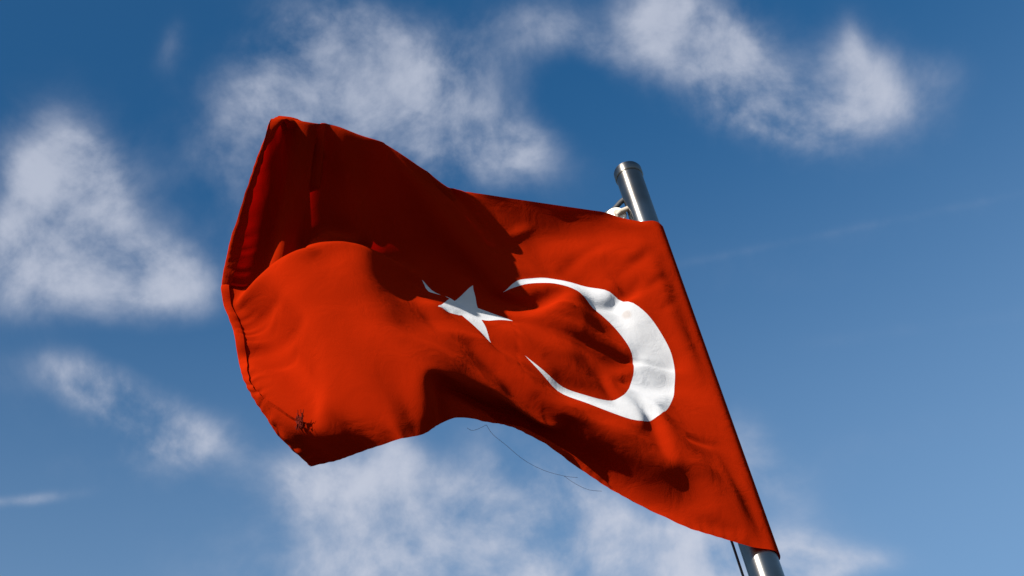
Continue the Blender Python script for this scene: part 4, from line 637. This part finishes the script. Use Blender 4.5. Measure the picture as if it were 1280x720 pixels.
def relief(u, v):
    d = np.zeros_like(u)
    warp = 0.02 * np.sin(7 * u + 5 * v) + 0.012 * np.sin(17 * v - 9 * u)
    for a, b, p, amp in WAVES:
        d += amp * np.sin(a * (u + warp) + b * (v + warp) + p) * 0.42
    for pts, hw, dep in CREASES:
        best = np.full(len(u), 9.0); tt = np.zeros(len(u))
        n = len(pts) - 1
        for q in range(n):
            (x0, y0), (x1, y1) = pts[q], pts[q + 1]
            L2 = (x1 - x0) ** 2 + (y1 - y0) ** 2
            t = np.clip(((u - x0) * (x1 - x0) + (v - y0) * (y1 - y0)) / L2, 0, 1)
            dd = np.hypot(u - x0 - t * (x1 - x0), v - y0 - t * (y1 - y0))
            m = dd < best
            best = np.where(m, dd, best); tt = np.where(m, (q + t) / n, tt)
        d += dep * np.exp(-(best / hw) ** 2) * np.sin(np.pi * np.clip(tt, 0.02, 0.98)) ** 0.7
    # the double-stitched hems
    d += 0.0010 * np.sin(np.clip((0.024 - v) / .012, 0, 1) * math.pi) + 0.0010 * np.sin(np.clip((v - 0.976) / .012, 0, 1) * math.pi)
    # puckers along the hems and the hoist
    d += 0.0022 * np.exp(-((u - 1.47) / .03) ** 2) * np.sin(v * 210 + 3 * np.sin(v * 31))
    d += 0.0008 * np.exp(-(v / .03) ** 2) * np.sin(u * 190 + 3 * np.sin(u * 23))
    fade = np.clip((u - U0 - 0.05) / 0.06, 0, 1)
    return d * fade

def surf(u, v):
    return base_point(u, v) + base_normal(u, v) * relief(u, v)[:, None]

def surf_normal(u, v, e=1.2e-3):
    du = surf(np.minimum(u + e, U1), v) - surf(np.maximum(u - e, U0), v)
    dv = surf(u, np.minimum(v + e, 1)) - surf(u, np.maximum(v - e, 0))
    n = np.cross(dv, du)
    return n / np.linalg.norm(n, axis=1, keepdims=True)

# --- the emblem's outlines in flag coordinates (u along the fly, v up, unit = hoist height)
OC, OR_, IC, IR = (0.5, 0.5), 0.25, (0.5625, 0.5), 0.20
dx = IC[0] - OC[0]
xx = (dx * dx + OR_ * OR_ - IR * IR) / (2 * dx)
yy = math.sqrt(OR_ * OR_ - xx * xx)
ao = math.atan2(yy, xx); ai = math.atan2(yy, xx - dx)
cres = []
for k in range(91):                                    # outer arc round the hoist side
    a = ao + (2 * math.pi - 2 * ao) * k / 90
    cres.append((OC[0] + OR_ * math.cos(a), OC[1] + OR_ * math.sin(a)))
for k in range(1, 75):                                 # back along the inner arc
    a = 2 * math.pi - ai - (2 * math.pi - 2 * ai) * k / 75
    cres.append((IC[0] + IR * math.cos(a), IC[1] + IR * math.sin(a)))
SC, SR = (0.8208, 0.5), 0.125
corner = []
for k in range(10):
    a = math.pi + k * math.pi / 5
    r = SR if k % 2 == 0 else SR * 0.381966
    corner.append((SC[0] + r * math.cos(a), SC[1] + r * math.sin(a)))
star = []
for k in range(10):
    (x0, y0), (x1, y1) = corner[k], corner[(k + 1) % 10]
    for q in range(8):
        star.append((x0 + (x1 - x0) * q / 8, y0 + (y1 - y0) * q / 8))

def inside(poly, u, v):
    c = np.zeros(len(u), bool)
    n = len(poly)
    for i in range(n):
        x0, y0 = poly[i]; x1, y1 = poly[(i + 1) % n]
        if y0 == y1:
            continue
        c ^= ((y0 > v) != (y1 > v)) & (u < (x1 - x0) * (v - y0) / (y1 - y0) + x0)
    return c

# --- triangulate the whole sheet with the emblem's outlines as edges, then cut it into its cloths
STEP = 0.0085
nu, nv = int((U1 - U0) / STEP) + 1, int(1 / STEP) + 1
ulist = np.linspace(U0, U1, nu)
gu, gv = np.meshgrid(ulist, np.linspace(0, 1, nv))
gu = gu.ravel(); gv = gv.ravel()
outl = np.array(cres + star)
keep = np.ones(len(gu), bool)
for x, y in outl:
    keep &= np.hypot(gu - x, gv - y) > STEP * 0.45
pts2 = [Vector((x, y)) for x, y in zip(gu[keep], gv[keep])]
edges = []
for poly in (cres, star):
    s0 = len(pts2)
    pts2 += [Vector(p) for p in poly]
    edges += [(s0 + i, s0 + (i + 1) % len(poly)) for i in range(len(poly))]
vo, eo, fo, *_ = delaunay_2d_cdt(pts2, edges, [], 0, 1e-7)
uv2 = np.array([(p.x, p.y) for p in vo])
tri = np.array([f[:3] for f in fo if len(f) == 3])
cen = uv2[tri].mean(1)
POS = surf(uv2[:, 0], uv2[:, 1])
NOR = surf_normal(uv2[:, 0], uv2[:, 1])
in_c = inside(cres, cen[:, 0], cen[:, 1])
in_s = inside(star, cen[:, 0], cen[:, 1])

flag_base = Vector((base.x, base.y, AXIS0.z))
flag = empty("flag", flag_base, "large red flag with white crescent and star, billowing from the steel flagpole", "flag")

def piece(name, mask, mat):
    t = tri[mask]
    ids, inv = np.unique(t.ravel(), return_inverse=True)
    t = inv.reshape(-1, 3)
    p, n = POS[ids], NOR[ids]
    fn = np.cross(p[t[:, 1]] - p[t[:, 0]], p[t[:, 2]] - p[t[:, 0]])
    flip = (fn * n[t[:, 0]]).sum(1) < 0
    t[flip] = t[flip][:, ::-1]
    return mesh_ob(name, p, t, mat, flag, normals=n, uvs=uv2[ids])

cloth = piece("cloth", ~(in_c | in_s), M_RED)
piece("crescent", in_c, M_WHITE)
piece("star", in_s, M_STAR)

# fly hem: the doubled edge strip curls forward over the cloth; at the lower corner it folds over as a flap
V, F, UVs = [], [], []
HN, HS = 161, 7
hv = np.linspace(0.0, 0.92, HN)
edge = surf(np.full(HN, U1), hv)
corner_w = np.clip((0.30 - hv) / 0.30, 0, 1) ** 1.1
# where the inner edge of the strip lies over the cloth: (height on the fly, u, v)
HEM_IN = np.array([(0, 1.363, 0.11), (0.06, 1.39, 0.133), (0.12, 1.412, 0.155), (0.2, 1.451, 0.189), (0.25, 1.477, 0.223), (0.34, 1.485, 0.333), (0.42, 1.481, 0.428), (0.52, 1.485, 0.508), (0.6, 1.477, 0.614), (0.75, 1.47, 0.727), (0.9, 1.485, 0.826)])
uin = np.interp(hv, HEM_IN[:, 0], HEM_IN[:, 1])
vin = np.interp(hv, HEM_IN[:, 0], HEM_IN[:, 2])
for _ in range(14):
    uin[1:-1] = (uin[:-2] + uin[1:-1] * 2 + uin[2:]) / 4
    vin[1:-1] = (vin[:-2] + vin[1:-1] * 2 + vin[2:]) / 4
inner = surf(uin, vin)
nin = surf_normal(uin, vin)
lift = 0.006 + 0.009 * np.clip((hv - 0.45) / 0.12, 0, 1) * np.clip((0.97 - hv) / 0.25, 0, 1) + 0.002 * corner_w + 0.001 * np.sin(hv * 23)
inner = inner + nin * lift[:, None]
tan = edge - surf(np.full(HN, U1 - .02), hv)
tan /= np.linalg.norm(tan, axis=1, keepdims=True)
nedge = surf_normal(np.full(HN, U1 - .002), hv)
ctl = edge + tan * 0.006 + nedge * (lift * 0.9 + .004)[:, None]
ripple = 0.0009 * np.sin(hv * 330 + 2 * np.sin(hv * 41))
for s in range(HS):
    t = s / (HS - 1)
    P = edge * (1 - t) ** 2 + ctl * (2 * t * (1 - t)) + inner * t * t
    P = P + nin * (ripple * math.sin(math.pi * min(t * 1.2, 1)) + (0.0012 if s == HS - 2 else 0.0))[:, None]
    V += list(P)
    UVs += [(U1 + .05 * t, x) for x in hv]
for s in range(HS - 1):
    for j in range(HN - 1):
        F.append((s * HN + j, s * HN + j + 1, (s + 1) * HN + j + 1, (s + 1) * HN + j))
hem = mesh_ob("hem", V, F, M_HEM, flag, uvs=UVs)

# sleeve: the cloth led round the back of the pole and sewn on in front of it
V, F, UVs = [], [], []
for j in range(41):
    for i in range(25):
        ang = -math.pi * 0.62 * i / 24
        vv = j / 40
        r = SLEEVE_R + 0.002 * math.sin(j * 1.7 + i * .3) * math.sin(math.pi * i / 24)
        V.append(AXIS0 + Vector((0, 0, vv * FLAG_H)) + (E1 * math.cos(ang) + E2 * math.sin(ang)) * r)
        UVs.append((U0 - i * .005, vv))
for j in range(40):
    for i in range(24):
        a = j * 25 + i
        F.append((a, a + 1, a + 26, a + 25))
mesh_ob("sleeve", V, F, M_RED, flag, uvs=UVs)

# loose threads hanging from the frayed lower edge
THREADS = [
    [(-0.1594, 3.1468, 4.138), (-0.1471, 3.1484, 4.1003), (-0.1203, 3.2133, 4.1046), (-0.0813, 3.3361, 4.1302), (-0.0316, 3.3903, 4.1174), (0.0219, 3.4072, 4.0935), (0.0604, 3.452, 4.1091)],
    [(0.0219, 3.4072, 4.0935), (0.0469, 3.4283, 4.075), (0.0815, 3.4477, 4.0554), (0.1218, 3.5275, 4.0951)],
    [(-0.1594, 3.1468, 4.138), (-0.1813, 3.1039, 4.096), (-0.1983, 3.0819, 4.078), (-0.2093, 3.0688, 4.0796)],
]
V, F = [], []
for pts in THREADS:
    P = [Vector(p) for p in pts]
    dense = []
    for i in range(len(P) - 1):
        p0 = P[max(i - 1, 0)]; p1 = P[i]; p2 = P[i + 1]; p3 = P[min(i + 2, len(P) - 1)]
        for k in range(5):
            t = k / 5
            dense.append(0.5 * ((2 * p1) + (p2 - p0) * t + (2 * p0 - 5 * p1 + 4 * p2 - p3) * t * t + (3 * p1 - p0 - 3 * p2 + p3) * t ** 3))
    dense.append(P[-1])
    v, f_ = tube(dense, 0.0005, 6)
    F += [tuple(i + len(V) for i in q) for q in f_]
    V += v
mesh_ob("loose_thread", V, F, M_THREAD, flag)

# frayed tuft on the free corner of the folded hem
rt = random.Random(4)
tip = Vector(inner[2]) + Vector(nin[2]) * 0.002
ax1 = Vector(tan[2]); ax3 = Vector(nin[2]); ax2 = ax3.cross(ax1)
V, F = [], []
for k in range(44):
    a = rt.uniform(-2.6, 1.2)
    d_ = (ax1 * math.cos(a) + ax2 * math.sin(a) + ax3 * rt.uniform(.0, .35)).normalized()
    L_ = rt.uniform(.008, .018)
    bend = (ax1 * rt.uniform(-1, 1) + ax2 * rt.uniform(-1, 1)) * .9
    s0 = tip + ax1 * rt.uniform(-.018, .018) + ax2 * rt.uniform(-.018, .018)
    pts_ = [s0 + (d_ + bend * (q / 5) ** 2 + ax2 * (.5 * math.sin(q * 1.7 + k))) * (L_ * q / 5) for q in range(6)]
    v, f_ = tube(pts_, [0.0022 * (1 - .15 * q) for q in range(6)], 6)
    F += [tuple(i + len(V) for i in q) for q in f_]
    V += v
mesh_ob("frayed_corner", V, F, M_FRAY, hem)
